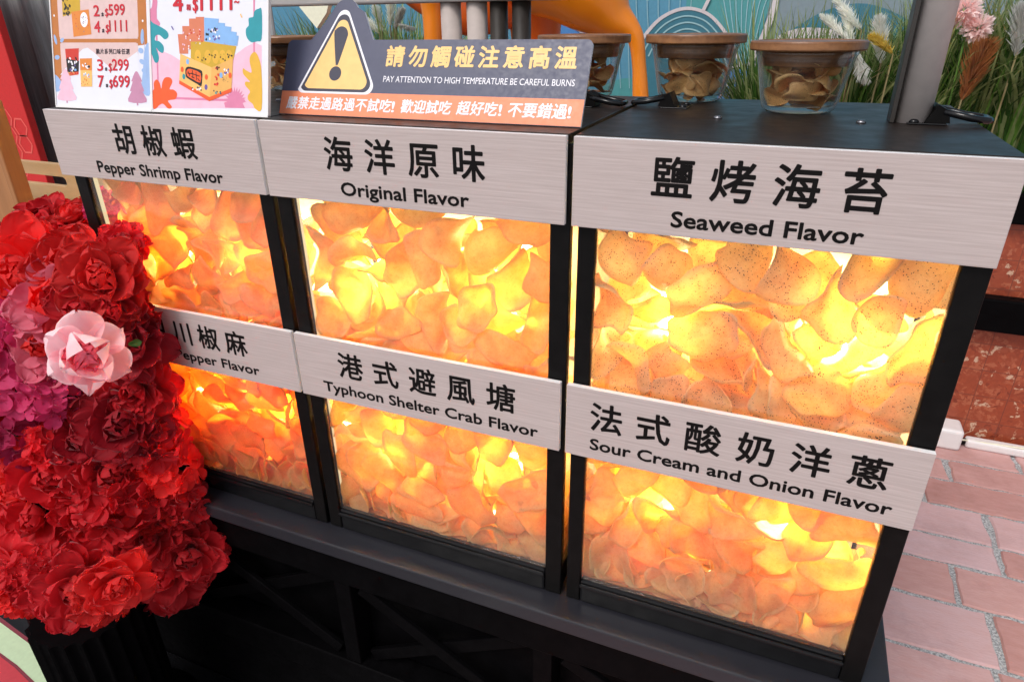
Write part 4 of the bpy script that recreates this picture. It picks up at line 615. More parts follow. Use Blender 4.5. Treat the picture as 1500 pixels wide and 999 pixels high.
JCHIPS = [
'10,42,7,4,90,8,-11,-41,1,14,-25,20,2,99,-12,5,17,-38,30,32,20,-58,56,55,1,-39,-12,11,80,20,8,-56,9,0,53,16,57,35,-16,72,3,38,23,29,10,67,70,21,1,0,18,29,5,-37,83,42,14,12,-59,25,10,7,-58,-80,9,53,-20,43,18,65,-64,-37,3,-15,-44,43,25,92,-28,15,2,40,40,55,88,20,-19,-37,15,15,-20,44,8,31,-5,-95,2,-32,15,56,17,-75,53,35,9,9,4,57,42,-1,-29,-86,3,46,-39,77,55,-57,38,48,15,-34,-14,55,96,4,-4,-26,17,-14,60,71,81,58,7,-7,4,-4,-44,71,35,0,10,93,5,38,-10,86,59,-78,12,17,4,33,43,78,37,14,-29,87,17,-56,-33,75,24,57,38,69,2,35,13,90,51,-79,25,24,4,-47,12,84,49,8,-33,-80,12,-12,15,83,67,-11,-8,-73',
'7,3,-2,7,95,-3,-22,21,16,-19,34,9,88,-5,-17,45,6,37,-18,7,4,-47,87,-13,16,27,28,15,25,58,77,-4,2,-18,-13,12,92,-6,-38,3,2,11,-24,25,33,-43,84,3,2,-8,-55,20,62,-77,15,-3,14,39,31,37,20,42,84,27,4,-13,46,28,88,16,-9,44,15,46,-27,36,72,37,58,9,2,32,37,51,84,13,-17,-50,0,-10,-1,37,11,21,-7,-97,13,-39,11,54,2,93,-36,6,6,26,-9,43,75,13,-25,-60,5,-27,47,59,36,3,65,-67,2,-13,-44,53,14,95,-23,-18,16,0,21,63,17,64,-64,-38,2,-58,9,22,53,54,52,39,9,28,29,71,69,12,-2,-71,1,33,-11,79,12,-6,-86,49,10,-41,-42,21,25,32,65,65,15,-42,13,75,80,-6,-50,33,14,10,-43,62,4,-50,-87,-2,14,-48,-19,62,86,-48,16,-5',
]
# ------------------------------------------------------------------ the cart under the cabinets
ct = thing('display_cart', 'black wooden cart with cross braced front carrying the three lit cabinets', 'cart', (.2, .2, -1.35))
CX0, CX1, CY0, CY1, ZL = -.72, .955, -.044, .50, -.74
b = MB(); b.box(CX0, CX1, CY0, CY1, ZL-.030, ZL, 'scuffed_black', .003); loc_build(b, 'ledge', ct)
b = MB(); b.box(CX0+.03, CX1-.03, CY0+.075, CY1-.02, -1.33, ZL-.031, 'black_paint', .002); loc_build(b, 'body', ct)
YB = CY0+.020
b = MB(); b.box(CX0+.02, CX1-.02, YB, CY0+.074, -.858, ZL-.0305, 'black_paint', .002); loc_build(b, 'apron', ct)
b = MB(); b.box(CX0+.02, CX1-.02, YB, CY0+.074, -1.16, -1.083, 'black_paint', .003); loc_build(b, 'bottom_rail', ct)
b = MB(); b.box(CX0+.03, CX1-.03, YB+.01, CY0+.074, -1.349, -1.1605, 'black_paint', .002); loc_build(b, 'plinth', ct)
xsx = [-.69, -.42, .023, .44, .915]
for x in xsx:
    b = MB(); b.box(x-.018, x+.018, YB+.004, CY0+.074, -1.0825, -.8585, 'black_paint', .002); loc_build(b, 'stile', ct)
for x0, x1 in zip(xsx, xsx[1:]):
    for k in (0, 1):
        a = (x0+.019, -.862); c_ = (x1-.019, -1.079)
        if k: a = (x0+.019, -1.079); c_ = (x1-.019, -.862)
        L = math.hypot(c_[0]-a[0], c_[1]-a[1]); an = math.atan2(c_[1]-a[1], c_[0]-a[0])
        mx = Matrix.Translation(((a[0]+c_[0])/2, YB+.018+.012*k, (a[1]+c_[1])/2)) @ Matrix.Rotation(-an, 4, 'Y')
        b = MB(); b.box(-L/2+.02, L/2-.02, -.008, .0035, -.014, .014, 'black_paint', .002, mx); loc_build(b, 'brace', ct)

# ------------------------------------------------------------------ three cabinets
D = .445
UNITS = [dict(x0=-.4483, w=.4437, cx=-.222, what='left', sight='Pepper Shrimp Flavor and Sichuan Pepper Flavor',
              top=('胡椒蝦', -.2975, .063, 'Pepper Shrimp Flavor', -.352, -.0843), low=('四川椒麻', -.339, .0622, 'Sichuan Pepper Flavor', -.396, -.0887)),
         dict(x0=0.0, w=.4597, cx=.2325, what='middle', sight='Original Flavor and Typhoon Shelter Crab Flavor',
              top=('海洋原味', .1104, .066, 'Original Flavor', .131, .3288), low=('港式避風塘', .0834, .0655, 'Typhoon Shelter Crab Flavor', .048, .4258)),
         dict(x0=.4674, w=.4462, cx=.692, what='right', sight='Seaweed Flavor and Sour Cream and Onion Flavor',
              top=('鹽烤海苔', .5634, .0652, 'Seaweed Flavor', .589, .7888), low=('法式酸奶洋蔥', .5037, .0651, 'Sour Cream and Onion Flavor', .5055, .8855))]
POST = [(-.4335, -.4055, -.0295, -.004), (.0035, .0295, .4365, .4635), (.4735, .4965, .8855, .9135)]
YL = -.0105
fl = lambda u, v, h: Vector((u, YL-h*.4, v))
for ui, U in enumerate(UNITS):
    x0, x1 = U['x0'], U['x0']+U['w']; pa, pb, pc, pd = POST[ui]
    cb = thing('snack_cabinet', 'lit black %s cabinet with wooden labels reading %s' % (U['what'], U['sight']), 'display cabinet', ((x0+x1)/2, D/2, ZL), 'lit snack cabinets')
    def B(mb, name): return loc_build(mb, name, cb)
    b = MB(); b.box(x0+.0005, x1-.0005, -.0015, D, -.012, 0, 'cabinet_top', .0012); B(b, 'top_panel')
    for xa, xb in ((pa, pb), (pc, pd)):
        for ya, yb in ((.0, .014), (D-.028, D-.002)):
            b = MB(); b.box(xa, xb, ya, yb, -.738, -.0125, 'black_frame', .002); B(b, 'post')
    for ya, yb in ((-.0005, .014), (D-.026, D-.003)):
        b = MB(); b.box(pb+.0003, pc-.0003, ya, yb, -.7385, -.692, 'black_gloss', .004); 
        if ya < .01: b.box(pb+.0003, pc-.0003, -.006, -.0008, -.704, -.697, 'black_gloss', .002)
        B(b, 'bottom_rail')
    for xa in (pa+.004, pd-.012):
        b = MB(); b.box(xa, xa+.008, .0145, D-.0285, -.7385, -.696, 'black_frame', .001); B(b, 'side_rail')
    b = MB(); b.box(pa+.0125, pd-.0125, .0145, D-.03, -.708, -.700, 'crumbs', .001); B(b, 'tray')
    b = MB(); b.box(pa+.0125, pd-.0125, .0145, D-.03, -.424, -.416, 'acrylic', .001); B(b, 'shelf')
    b = MB(); b.box(pb+.001, pc-.001, .004, .0065, -.43, -.0125, 'pane_glass', 0); b.box(pb+.001, pc-.001, .004, .0065, -.6915, -.4305, 'pane_glass', 0); B(b, 'front_pane')
    for xa in (pa+.0065, pd-.009):
        b = MB(); b.box(xa, xa+.0025, .0145, D-.0285, -.6955, -.0125, 'pane_glass', 0); B(b, 'side_pane')
    b = MB(); b.box(pb, pc, D-.016, D-.0135, -.43, -.0125, 'pane_glass', 0); B(b, 'back_pane')
    b = MB(); b.box(pa+.0126, pd-.0126, .232, .236, -.6995, -.4245, 'back_tan', 0); B(b, 'lower_back_board')
    b = MB(); b.box(pa+.0126, pd-.0126, .232, .236, -.4155, -.10, 'back_tan', 0); B(b, 'upper_light_stop')  # board added to keep lamp light from leaking through the clear back
    for (txt, key, za, zb) in (('top', 'upper', 0, -.1077), ('low', 'lower', -.3306, -.4446)):
        b = MB(); b.box(x0+.0008, x1-.0008, YL, -.0025, zb, za-.001, 'label_wood', .0006)
        # pale cut edges of the board
        i = b.mi('white_edge'); 
        lb_ = loc_build(b, 'label_board', cb)
        for pl in lb_.data.polygons:
            if abs(pl.normal.y) < .5: pl.material_index = i
        hz, hx, hp, en, e0, e1 = U[txt]
        mbx = MB(); zz = -.0630 if txt == 'top' else -.3965
        hanzi(mbx, fl, hz, 'vinyl_black', hx, zz, .0450, hp, off=.019)
        eb = -.0962 if txt == 'top' else -.4282
        write(mbx, fl, en, 'vinyl_black', e0, eb, .0175, e1, off=.026, capref='F')
        mbx.build('lettering', lb_)
    # lamps: a tube behind each label, bulbs, and unseen tubes added to brighten the crackers
    for zt_, yt_ in ((-.022, .20), (-.200, .170), (-.330, .175), (-.438, .09), (-.530, .175), (-.640, .175), (-.676, .075)):
        b = MB(); b.tube([(pb+.03, yt_, zt_), (pc-.03, yt_, zt_)], .008, 'tube_glow', 12); B(b, 'lamp_and_fill_tube')
    for za_, zb_ in ((-.405, -.03), (-.680, -.45)):
        for xa in (pb-.009, pc+.009):
            b = MB(); b.tube([(xa, .021, za_), (xa, .021, zb_)], .005, 'strip_glow', 10); B(b, 'lamp_strip')
    for zc_ in (-.410, -.688):
        for bx in (-.10, .11):
            b = MB(); b.lathe([(.001, -.03), (.012, -.0275), (.022, -.02), (.0285, -.008), (.0295, .004), (.026, .016), (.017, .026), (.011, .034)], 'bulb_glow', 20, (U['cx']+bx, .10, zc_+.165)); bl = B(b, 'bulb')
            b = MB(); b.lathe([(.0108, .0342), (.0118, .036), (.0108, .042), (.0118, .046), (.0105, .052), (.004, .056)], 'steel', 16, (U['cx']+bx, .10, zc_+.165)); 
            o = b.build('bulb_base', bl)
    for sx, sy in ((x0+.31*U['w'], .19), (x0+.70*U['w'], .20)):
        b = MB(); b.lathe([(.0055, 0), (.006, .0012), (.004, .0034), (.0012, .0040)], 'steel', 16, (sx, sy, .0)); B(b, 'screw')
    def latch(cx, cy_, flip, sc_=.85):
        mx = Matrix.Translation((cx, cy_, 0)) @ Matrix.Rotation(flip, 4, 'Z') @ Matrix.Scale(sc_, 4)
        b = MB(); b.box(-.030, .018, -.030, .030, .0003, .0025, 'black_gloss', .001, mx)
        vs = [(-.008, -.024, .0026), (.022, -.024, .0026), (.018, -.024, .019), (.004, -.024, .026), (-.008, .024, .0026), (.022, .024, .0026), (.018, .024, .019), (.004, .024, .026)]
        b.add(vs, [(0, 1, 2, 3), (7, 6, 5, 4), (0, 3, 7, 4), (3, 2, 6, 7), (2, 1, 5, 6)], 'black_frame', False, mx)
        for yy in (-.021, .021): b.lathe([(.0065, .0025), (.0065, .004), (.004, .0065), (.001, .0072)], 'black_gloss', 16, (-.021, yy, 0), mx=mx)
        pl_ = B(b, 'latch_plate')
        pts = [(.012, -.021, .017), (.045, -.022, .010), (.066, -.020, .0075), (.069, -.014, .0072), (.069, .014, .0072), (.066, .020, .0075), (.045, .022, .010), (.012, .021, .017)]
        b = MB(); b.tube(pts, .0045, 'black_gloss', 10, mx=mx); o = b.build('bail_handle', pl_)
    latch(x1-(.056 if ui == 2 else .063), .228 if ui == 2 else .28, 0.0, .9 if ui == 2 else .85)
    latch(x0+.058, .305, PI)

# ------------------------------------------------------------------ crackers
def chip_meshes(mat, scale=1):
    out = []
    for k in range(NCHIP):
        v, f = chip_geom(k); me = bpy.data.meshes.new('cracker'); me.from_pydata([tuple(c*scale for c in p) for p in v], [], f)
        me.materials.append(MATS[mat]); me.polygons.foreach_set('use_smooth', [True]*len(f)); me.update()
        half = len(v)//2; ra = me.attributes.new('rim', 'FLOAT', 'POINT'); ra.data.foreach_set('value', [max(0, ((i % half)-1)//32+1-6)/2 for i in range(len(v))]); out.append(me)
    return out
def unpack(sx):
    vals = [int(q) for q in sx.split(',')]
    return [vals[i:i+8] for i in range(0, len(vals), 8)]
COMP = [(0, -.412, 'cracker_shrimp', 'pale orange curled cracker heaped behind glass under the Pepper Shrimp Flavor label', 'pepper shrimp crackers'),
        (1, -.412, 'cracker_original', 'golden curled cracker lit from behind under the Original Flavor label', 'original flavor crackers'),
        (2, -.412, 'cracker_seaweed', 'green flecked curled cracker behind glass under the Seaweed Flavor label', 'seaweed crackers'),
        (0, -.704, 'cracker_pepper', 'bright orange cracker glowing in the lowest left case beside the red flowers', 'sichuan pepper crackers'),
        (1, -.704, 'cracker_crab', 'orange cracker glowing under the Typhoon Shelter Crab Flavor label', 'typhoon shelter crab crackers'),
        (2, -.704, 'cracker_onion', 'orange cracker glowing under the Sour Cream and Onion Flavor label', 'sour cream and onion crackers')]
KEEP = 40
heap = MB()
for ci, (ui, zf, mat, label, grp) in enumerate(COMP):
    ms = chip_meshes(mat, .98); cx = UNITS[ui]['cx']; sxx = .96 if ui == 0 else .985
    rows = sorted(unpack(CHIPS[ci]), key=lambda r: r[2])
    rb = random.Random(300+ci)
    rows = [r for r in rows if r[2] < 122 and rb.random() > .05]
    if ci > 2:      # crackers slumped against the foot of the pane
        for e in range(10):
            q = Euler((rb.uniform(.9, 1.5), rb.uniform(-.35, .35), rb.uniform(-.5, .5))).to_quaternion()
            rows.insert(0, (rb.randrange(NCHIP), -185+41*e+rb.uniform(-10, 10), 4+rb.uniform(0, 8), 22+rb.uniform(0, 14), q.w*100, q.x*100, q.y*100, q.z*100))
    for i, (k, x, y, z, qw, qx, qy, qz) in enumerate(rows):
        q = Quaternion((qw, qx, qy, qz)).normalized(); p = Vector((cx+x*sxx/1000, .0135+y*.95/1000, zf-.004+z*(1.21 if ci < 3 else 1.12)/1000))
        qm = q.to_matrix(); lo = min((qm @ v.co).y for v in ms[k].vertices)
        p.y = max(p.y, .0085-lo)
        if i < KEEP:
            o = bpy.data.objects.new('cracker', ms[k]); COL.objects.link(o); o.location = p; o.rotation_mode = 'QUATERNION'; o.rotation_quaternion = q
            tag(o, label, 'cracker', grp)
        else:
            me = ms[k]; mx = Matrix.Translation(p) @ q.to_matrix().to_4x4()
            heap.add([v.co for v in me.vertices], [tuple(pl.vertices) for pl in me.polygons], mat, True, mx)
tag(heap.build('cracker_heap'), 'mass of lit crackers filling the cabinets behind the front ones', 'crackers', None, 'stuff')

# ------------------------------------------------------------------ jars of crackers
JARS = [(.702, .30, 'nearest jar of crackers with a wooden lid on the right cabinet', 0, 0), (.535, .405, 'farther cracker jar with wooden lid on the right cabinet, left of the nearest jar', 1, 1.3),
        (.352, .40, 'cracker jar with wooden lid half hidden by the right end of the warning sign', 0, 2.4), (-.262, .40, 'cracker jar seen between the price posters and the warning sign', 1, 4.0)]
jm = chip_meshes('cracker_jar', .56)
jar0 = None
for ji, (jx, jy, label, js, jr) in enumerate(JARS):
    if jar0 is None:
        jt = thing('cracker_jar', label, 'jar', (jx, jy, 0.0005), 'glass cracker jars with wooden lids')
        b = MB(); prof = [(.001, .0), (.040, .0), (.052, .001), (.058, .005), (.061, .012), (.076, .066), (.079, .070), (.079, .074), (.0765, .074), (.0745, .070), (.0735, .066), (.0585, .013), (.054, .0085), (.045, .0075), (.001, .0075)]
        b.lathe(prof, 'jar_glass', 64); o = b.build('bowl', jt)
        b = MB(); b.lathe([(.001, .0742), (.088, .0742), (.0895, .0758), (.0895, .0835), (.088, .0852), (.080, .0856), (.078, .0846), (.001, .0846)], 'acacia_lid', 72); ld = b.build('lid', jt)
        for pl in ld.data.polygons:
            pl.use_smooth = False
        b = MB(); b.lathe([(.001, .056), (.066, .056), (.0675, .058), (.0690, .0738), (.001, .0738)], 'acacia_lid', 64); b.lathe([(.0692, .060), (.0718, .0615), (.0722, .064), (.0694, .066)], 'acrylic', 64); b.build('lid_plug', ld)
        jt.scale = (.84, .84, 1.08); jar0 = jt; jo = jt
    else:
        jo = jar0.copy(); COL.objects.link(jo); jo.location = (jx, jy, .0005); jo.rotation_euler = (0, 0, jr); jo.scale = (.87, .87, 1.16); jo['label'] = label
        for ch in list(jar0.children):
            c_ = ch.copy(); COL.objects.link(c_); c_.parent = jo
            for gch in ch.children: d_ = gch.copy(); COL.objects.link(d_); d_.parent = c_
    for (k, x, y, z, qw, qx, qy, qz) in unpack(JCHIPS[js]):
        k = (2, 6, 10, 14, 0, 8, 16)[k % 7]
        if z > 84: continue
        r_ = math.hypot(x, y); s_ = min(1, 46/r_) if r_ else 1
        p = Matrix.Rotation(jr, 3, 'Z') @ Vector((x*s_*.74/1000, y*s_*.74/1000, .011+z*.74/1000))
        o = bpy.data.objects.new('cracker', jm[k]); COL.objects.link(o); o.location = Vector((jx, jy, 0))+p; o.rotation_mode = 'QUATERNION'
        o.rotation_quaternion = Quaternion((0, 0, 1), jr) @ Quaternion((qw, qx, qy, qz)).normalized()
        tag(o, 'brown cracker in the ' + ['nearest jar with a wooden lid', 'farther jar left of the nearest jar', 'jar half hidden by the warning sign', 'jar between posters and warning sign'][ji], 'cracker', 'crackers in jar %s' % ['nearest', 'farther', 'half hidden', 'between the signs'][ji])

# ------------------------------------------------------------------ taupe pole on the right cabinet
tp = thing('canopy_pole', 'round taupe pole rising from the top of the right cabinet', 'pole', (.838, .228, .0003))
b = MB(); b.tube([(0, 0, 0), (0, 0, 1.2)], .0205, 'pole_taupe', 40, smooth=True); b.build('shaft', tp)
b = MB(); b.box(-.026, -.0206, -.020, .020, 0, 1.2, 'dark_brown_metal', .001); b.build('track', tp)

# ------------------------------------------------------------------ warning sign
def plane_fn(origin, yaw, tilt, unit=.001):
    e = Vector((math.cos(yaw), math.sin(yaw), 0)); n_ = Vector((-math.sin(yaw), math.cos(yaw), 0))
    u_ = Vector((0, 0, 1))*math.cos(tilt)+n_*math.sin(tilt); nn = e.cross(u_)
    return (lambda u, v, h: e*(u*unit)+u_*(v*unit)+nn*(h*.3 if h > 0 else h)), Vector(origin), e, u_, nn
wf, worg, we, wu, wn_ = plane_fn((-.0068, .0461, .0012), .0038, .441)
ws_ = thing('warning_sign', 'navy and orange hot surface warning sign with a yellow triangle on the middle cabinet', 'warning sign', worg)
tri = []
def arc(c, r, a0, a1, n=7): return [(c[0]+r*math.cos(math.radians(a0+(a1-a0)*k/n)), c[1]+r*math.sin(math.radians(a0+(a1-a0)*k/n))) for k in range(n+1)]
outline = [(-1, 0), (465, 0)]+arc((456.5, 100.5), 8, 0, 90)+[(145, 108.5)]+[(124, 148)]+arc((92, 146), 21, 25, 155)[0:]+[(57, 130), (39, 108.5)]+arc((7, 100.5), 8, 90, 180)
b = MB()
n = len(outline); front = [wf(u, v, 0) for u, v in outline]; back = [wf(u, v, -.004) for u, v in outline]
b.add(front+back, [tuple(range(n))], 'w_navy'); o_ = b.mi('p_white')
b.add(front+back, [tuple(range(2*n-1, n-1, -1))]+[(i, n+i, n+(i+1) % n, (i+1) % n) for i in range(n)], 'p_white'); b.build('board', ws_)
A = Art(wf)
A.rect(-.5, 464.8, .4, 34, 'w_salmon', .0003)
def rtri(k, mat, h, rr):
    P = [(23, 34), (159, 34), (91, 156)]; c = (91, 72); P = [(c[0]+(x-c[0])*k, c[1]+(y-c[1])*k) for x, y in P]
    pts = []
    for i, (a0, a1) in enumerate(((150+61, 270), (270, 390-1), (29, 151))):
        p = Vector(P[i]); inn = (Vector((P[0][0]+P[1][0]+P[2][0], P[0][1]+P[1][1]+P[2][1]))/3-p).normalized()
        pts += arc(p+inn*rr*2, rr, a0, a1, 8)
    A.poly(pts, mat, h)
rtri(1.07, 'p_white', .0006, 11); rtri(.995, 'w_dark', .0008, 11); rtri(.89, 'w_yellow', .0010, 10)
A.poly([(78.5, 116), (80, 123), (88, 127.5), (97, 125), (101.6, 118), (101, 110), (92.5, 75), (90, 73), (87.5, 75)], 'w_dark', .0013, 4)
A.disc((89.4, 60.3), 10.3, 10.3, 'w_dark', .0013)
A.build('warning_triangle', ws_)
mbx = MB()
hanzi(mbx, wf, '請勿觸碰注意高溫', 'w_yellow', 171, 71.5, 28, 35.4, .03, .0006)
write(mbx, wf, 'PAY ATTENTION TO HIGH TEMPERATURE BE CAREFUL BURNS', 'p_white', 171, 50, 8.2, 449, .004, .0006, 'H')
s_ = '嚴禁走過路過不試吃'; hanzi(mbx, wf, s_, 'p_white', 11, 8, 18, 20.0, .025, .0007, .1)
write(mbx, wf, '!', 'p_white', 191, 9, 14, 195, .02, .0007)
hanzi(mbx, wf, '歡迎試吃', 'p_white', 205, 8.5, 18, 19.6, .025, .0007, .1); hanzi(mbx, wf, '超好吃', 'p_white', 291, 9, 18, 20, .025, .0007, .1)
write(mbx, wf, '!', 'p_white', 352, 10, 14, 356, .02, .0007)
hanzi(mbx, wf, '不要錯過', 'p_white', 364.5, 9, 18.5, 20.2, .025, .0007, .1); write(mbx, wf, '!', 'p_white', 446, 10.5, 14, 450, .02, .0007)
mbx.build('lettering', ws_)

# ------------------------------------------------------------------ two price posters in one acrylic stand each
pf, porg, pe, pu, pn = plane_fn((-.4343, .0055, .0012), 0, .249)
def poster(label, u0, u1, H=300):
    t_ = thing('price_poster', label, 'poster', porg+pe*(u0/1000), 'price posters')
    f = lambda u, v, h: pf(u-u0, v, h)
    b = MB(); c = [(u0, 0), (u1, 0), (u1, H), (u0, H)]
    b.add([f(u, v, 0) for u, v in c]+[f(u, v, -.003) for u, v in c], [(0, 1, 2, 3), (7, 6, 5, 4), (0, 4, 5, 1), (1, 5, 6, 2), (2, 6, 7, 3), (3, 7, 4, 0)], 'paper_white'); b.build('sheet', t_)
    b = MB()
    for (a0, a1, b0, b1) in ((u0, u1, -.5, 2.2), (u0-.6, u0+1.6, 2.3, H), (u1-1.6, u1+.6, 2.3, H)):
        cc = [(a0, b0), (a1, b0), (a1, b1), (a0, b1)]; b.add([f(u, v, .004) for u, v in cc]+[f(u, v, -.004) for u, v in cc], [(0, 1, 2, 3), (7, 6, 5, 4), (0, 4, 5, 1), (1, 5, 6, 2), (2, 6, 7, 3), (3, 7, 4, 0)], 'white_plastic')
    b.build('frame', t_)
    return t_, f
t1, f1 = poster('left price poster with brown frame, two pink trees and prices 599, 1111, 299 and 699', 0, 216.5)
A = Art(f1)
A.poly([(-.0, 163), (1, 50), (10, 42), (18, 38), (18, 300), (0, 300)], 'p_brown', .0003); A.poly([(191, 95), (211, 97), (211, 300), (191, 300)], 'p_brown', .0003)
A.rect(17, 192, 98, 105, 'p_brown', .0004); A.rect(17, 193, 105, 210, 'p_beige', .0005, 5); A.rect(18, 191, 51, 99.5, 'p_beige', .0005, 5)
A.poly([(14, 50.5), (53, 79.6), (70, 90), (81, 92), (95, 85), (120, 68), (136, 60), (160, 72), (190, 87), (195, 50)], 'paper_white', .0007)
A.poly([(0, 49), (8, 47), (16, 38), (14, 28), (0, 25)], 'p_blue', .0006, 4); A.poly([(196, 30), (215, 28), (215, 95), (205, 90), (200, 60)], 'p_blue', .0006, 4)
for c, rx, ry, ro in (((7.5, 104), 3, 8, .3), ((9, 77), 6, 3.5, .1), ((23, 103), 5, 3, .5), ((201, 108), 3.5, 11, -.1), ((197, 88), 5.5, 4, -.2), ((199, 72), 6, 3.6, -.3), ((203, 59), 6, 3.6, -.2)): A.disc(c, rx, ry, 'p_blue', .0009, 18, ro)
A.line([(203, 118), (206, 80), (209, 45)], .8, 'p_blue', .0009)
for x, y in ((8, 140), (203, 130)): A.disc((x, y), 1.8, 1.8, 'p_white', .0009, 14)
def tree(cx, y0, w_, h_, mat):
    A.rect(cx-1.6, cx+1.6, y0-5, y0+3, 'p_mauve', .0009)
    A.poly([(cx-w_, y0), (cx+w_, y0+.5), (cx+w_*.62, y0+h_*.34), (cx+w_*.78, y0+h_*.36), (cx+w_*.45, y0+h_*.66), (cx+w_*.58, y0+h_*.68), (cx+w_*.2, y0+h_*.95), (cx, y0+h_), (cx-w_*.2, y0+h_*.95), (cx-w_*.58, y0+h_*.68), (cx-w_*.45, y0+h_*.66), (cx-w_*.78, y0+h_*.36), (cx-w_*.62, y0+h_*.34)], mat, .0010, 3)
tree(26.5, 12, 22, 47, 'p_pink'); tree(186, 13, 19.5, 45, 'p_mauve')
A.poly([(28, 138), (69, 147), (70, 185), (28, 185)], 'p_gold', .0009); A.poly([(48.5, 145), (88, 148), (91.5, 111.5), (50.5, 108)], 'p_packor', .0011); A.disc((76.5, 133), 8.5, 11, 'p_white', .0013)
A.poly([(29, 90), (61, 91), (57.5, 51.5), (31.5, 48.5)], 'p_packred', .0009); A.poly([(30, 75), (60, 72), (58, 56), (32, 54)], 'p_black', .0010); A.poly([(62, 75.6), (90, 76.3), (87, 33.5), (61.5, 33)], 'p_packor', .0011); A.poly([(61.8, 58), (88.7, 58), (87, 33.5), (61.5, 33)], 'p_box', .0012)
rk = random.Random(3)
def blotch(x0, x1, y0, y1, n, mats, h, s=2.2):
    for i in range(n):
        cx, cy_ = rk.uniform(x0, x1), rk.uniform(y0, y1)
        A.poly([(cx+rk.uniform(.4, 1)*s*math.cos(a), cy_+rk.uniform(.4, 1)*s*math.sin(a)) for a in (0, 1, 2.1, 3.1, 4.2, 5.2)], mats[i % len(mats)], h+i*.00001)
blotch(31, 48, 141, 170, 26, ['p_black', 'p_gold', 'p_black'], .0010, 3.5); blotch(52, 87, 112, 144, 16, ['p_red', 'p_purple', 'p_packred'], .00125, 1.1); blotch(73, 80, 127, 140, 8, ['p_dark'], .0014, 1.1)
blotch(34, 56, 66, 76, 14, ['p_white', 'p_white', 'p_black'], .0012, 2.6); blotch(38, 53, 57, 65, 10, ['p_white', 'p_sky', 'p_purple'], .0012, 2.4); blotch(33, 55, 50, 55, 12, ['p_packor', 'p_box'], .0012, 1.4)
blotch(66, 84, 60, 68, 14, ['p_white', 'p_white', 'p_black'], .0014, 2.4); blotch(69, 82, 42, 54, 12, ['p_white', 'p_sky', 'p_packor'], .0014, 2.4); blotch(63, 86, 34, 42, 14, ['p_gold', 'p_packor', 'p_red'], .0014, 1.2)
A.build('artwork', t1)
mbx = MB()
for (v, d, un, pr, ha, x1_) in ((138.5, '2', '盒', '599', 15.5, 166.5), (115.2, '4', '盒', '1111', 16, 170), (58.5, '3', '袋', '299', 16.5, 170.3), (34, '7', '袋', '699', 17.2, 171)):
    x = 99 if v > 100 else 101.5
    write(mbx, f1, d, 'p_red', x, v-.8, ha, x+12.5, .02, .0013, '5'); hanzi(mbx, f1, un, 'p_dark', x+16.5, v-1, 5.4, 6, .02, .0013)
    write(mbx, f1, '$', 'p_red', x+25, v-1.3, ha*.72, x+32, .012, .0013, '5'); write(mbx, f1, pr, 'p_red', x+33, v, ha, x1_, .016, .0013, '5')
hanzi(mbx, f1, '脆片系列口味任選', 'p_dark', 100, 82.5, 8, 9.35, .008, .0013); mbx.build('lettering', t1)
t2, f2 = poster('right price poster with teal and orange coral shapes around a box of snack sticks', 217.5, 442)
A = Art(f2)
A.poly([(219, 82), (230, 86), (243, 87), (260, 82), (277, 74.4), (300, 62), (350, 62), (382, 83), (400, 93), (418, 100), (430, 95), (430, 11.8), (219, 5)], 'p_pink', .0003)
A.rect(219, 430, 11.5, 19, 'p_pink', .0005); A.rect(246, 400, 19.4, 22.6, 'p_rose', .0006); A.rect(229, 232.2, 30, 158, 'p_rose', .0005); A.rect(415, 418, 60, 220, 'p_rose', .0005)
A.poly([(227, 170), (233.7, 160), (233, 148), (230, 136), (238.6, 126), (232, 122), (218, 128), (218, 144), (223, 150)], 'p_rose', .0007, 4)
A.poly([(216.8, 128), (226, 126), (240, 121), (252, 115), (254.5, 108), (247, 104), (236.7, 110), (229, 109), (227, 102.7), (236, 101), (244.2, 94), (242.7, 85), (235, 87), (229, 92), (234, 80), (232, 72), (225.5, 71.5), (221, 80), (218, 90)], 'p_teal', .0009, 4)
A.poly([(430, 141), (424, 143), (417, 140), (415, 133), (407, 131), (407, 122), (402, 117), (403, 107), (411, 100), (422, 101), (430, 105)], 'p_teal', .0009, 4)
A.poly([(219, 29), (222, 33), (222, 42), (228, 47), (234, 42), (237, 34), (240, 44), (246, 50), (256, 50), (260, 44), (254, 34), (262, 33), (269, 28), (266, 20), (255, 18), (250, 16), (258, 8), (250, 5.5), (240, 12), (232, 10), (226, 5.5), (219, 5.5)], 'p_orange', .0009, 4)
A.poly([(417.7, 87), (410, 82), (408.5, 74), (412, 60), (403, 62), (396.5, 65), (396.5, 58), (403, 52), (409, 47), (401, 47), (400.5, 42), (409, 34), (405, 28), (406, 22), (414, 17), (418, 11), (430.3, 11), (430, 60), (425, 79)], 'p_yellow', .0009, 4)
pts = []
for i in range(26): a = math.radians(-5+190*i/25); r_ = 21 if i % 2 else 14; pts.append((381.5+r_*math.cos(a), 19+r_*math.sin(a)))
A.poly([(363, 10.5), (400, 11)]+pts, 'p_rose', .0008)
for i, (x, y, w_, h_, tl) in enumerate(((276, 84, 17, 27, -.10), (284, 90, 18, 32, -.05), (296, 95, 14, 37, 0), (309, 98, 16, 36, 0))): A.poly([(x, y), (x+w_, y), (x+w_, y+h_), (x+tl*h_, y+h_)], 'p_salmon', .0010+i*.00005)
for i, (x, w_, y1) in enumerate(((325, 25, 133), (340, 22, 127), (356, 18, 122), (369, 15, 115), (378, 10, 110))): A.poly([(x, 96), (x+w_*.8, 95), (x+w_*1.1, y1-2), (x, y1)], 'p_sky', .0014-i*.00005)
A.poly([(298, 78), (298.7, 100.5), (325.6, 101), (350, 98), (384.5, 94.5), (378.7, 76), (338.2, 64)], 'p_gold', .0016)
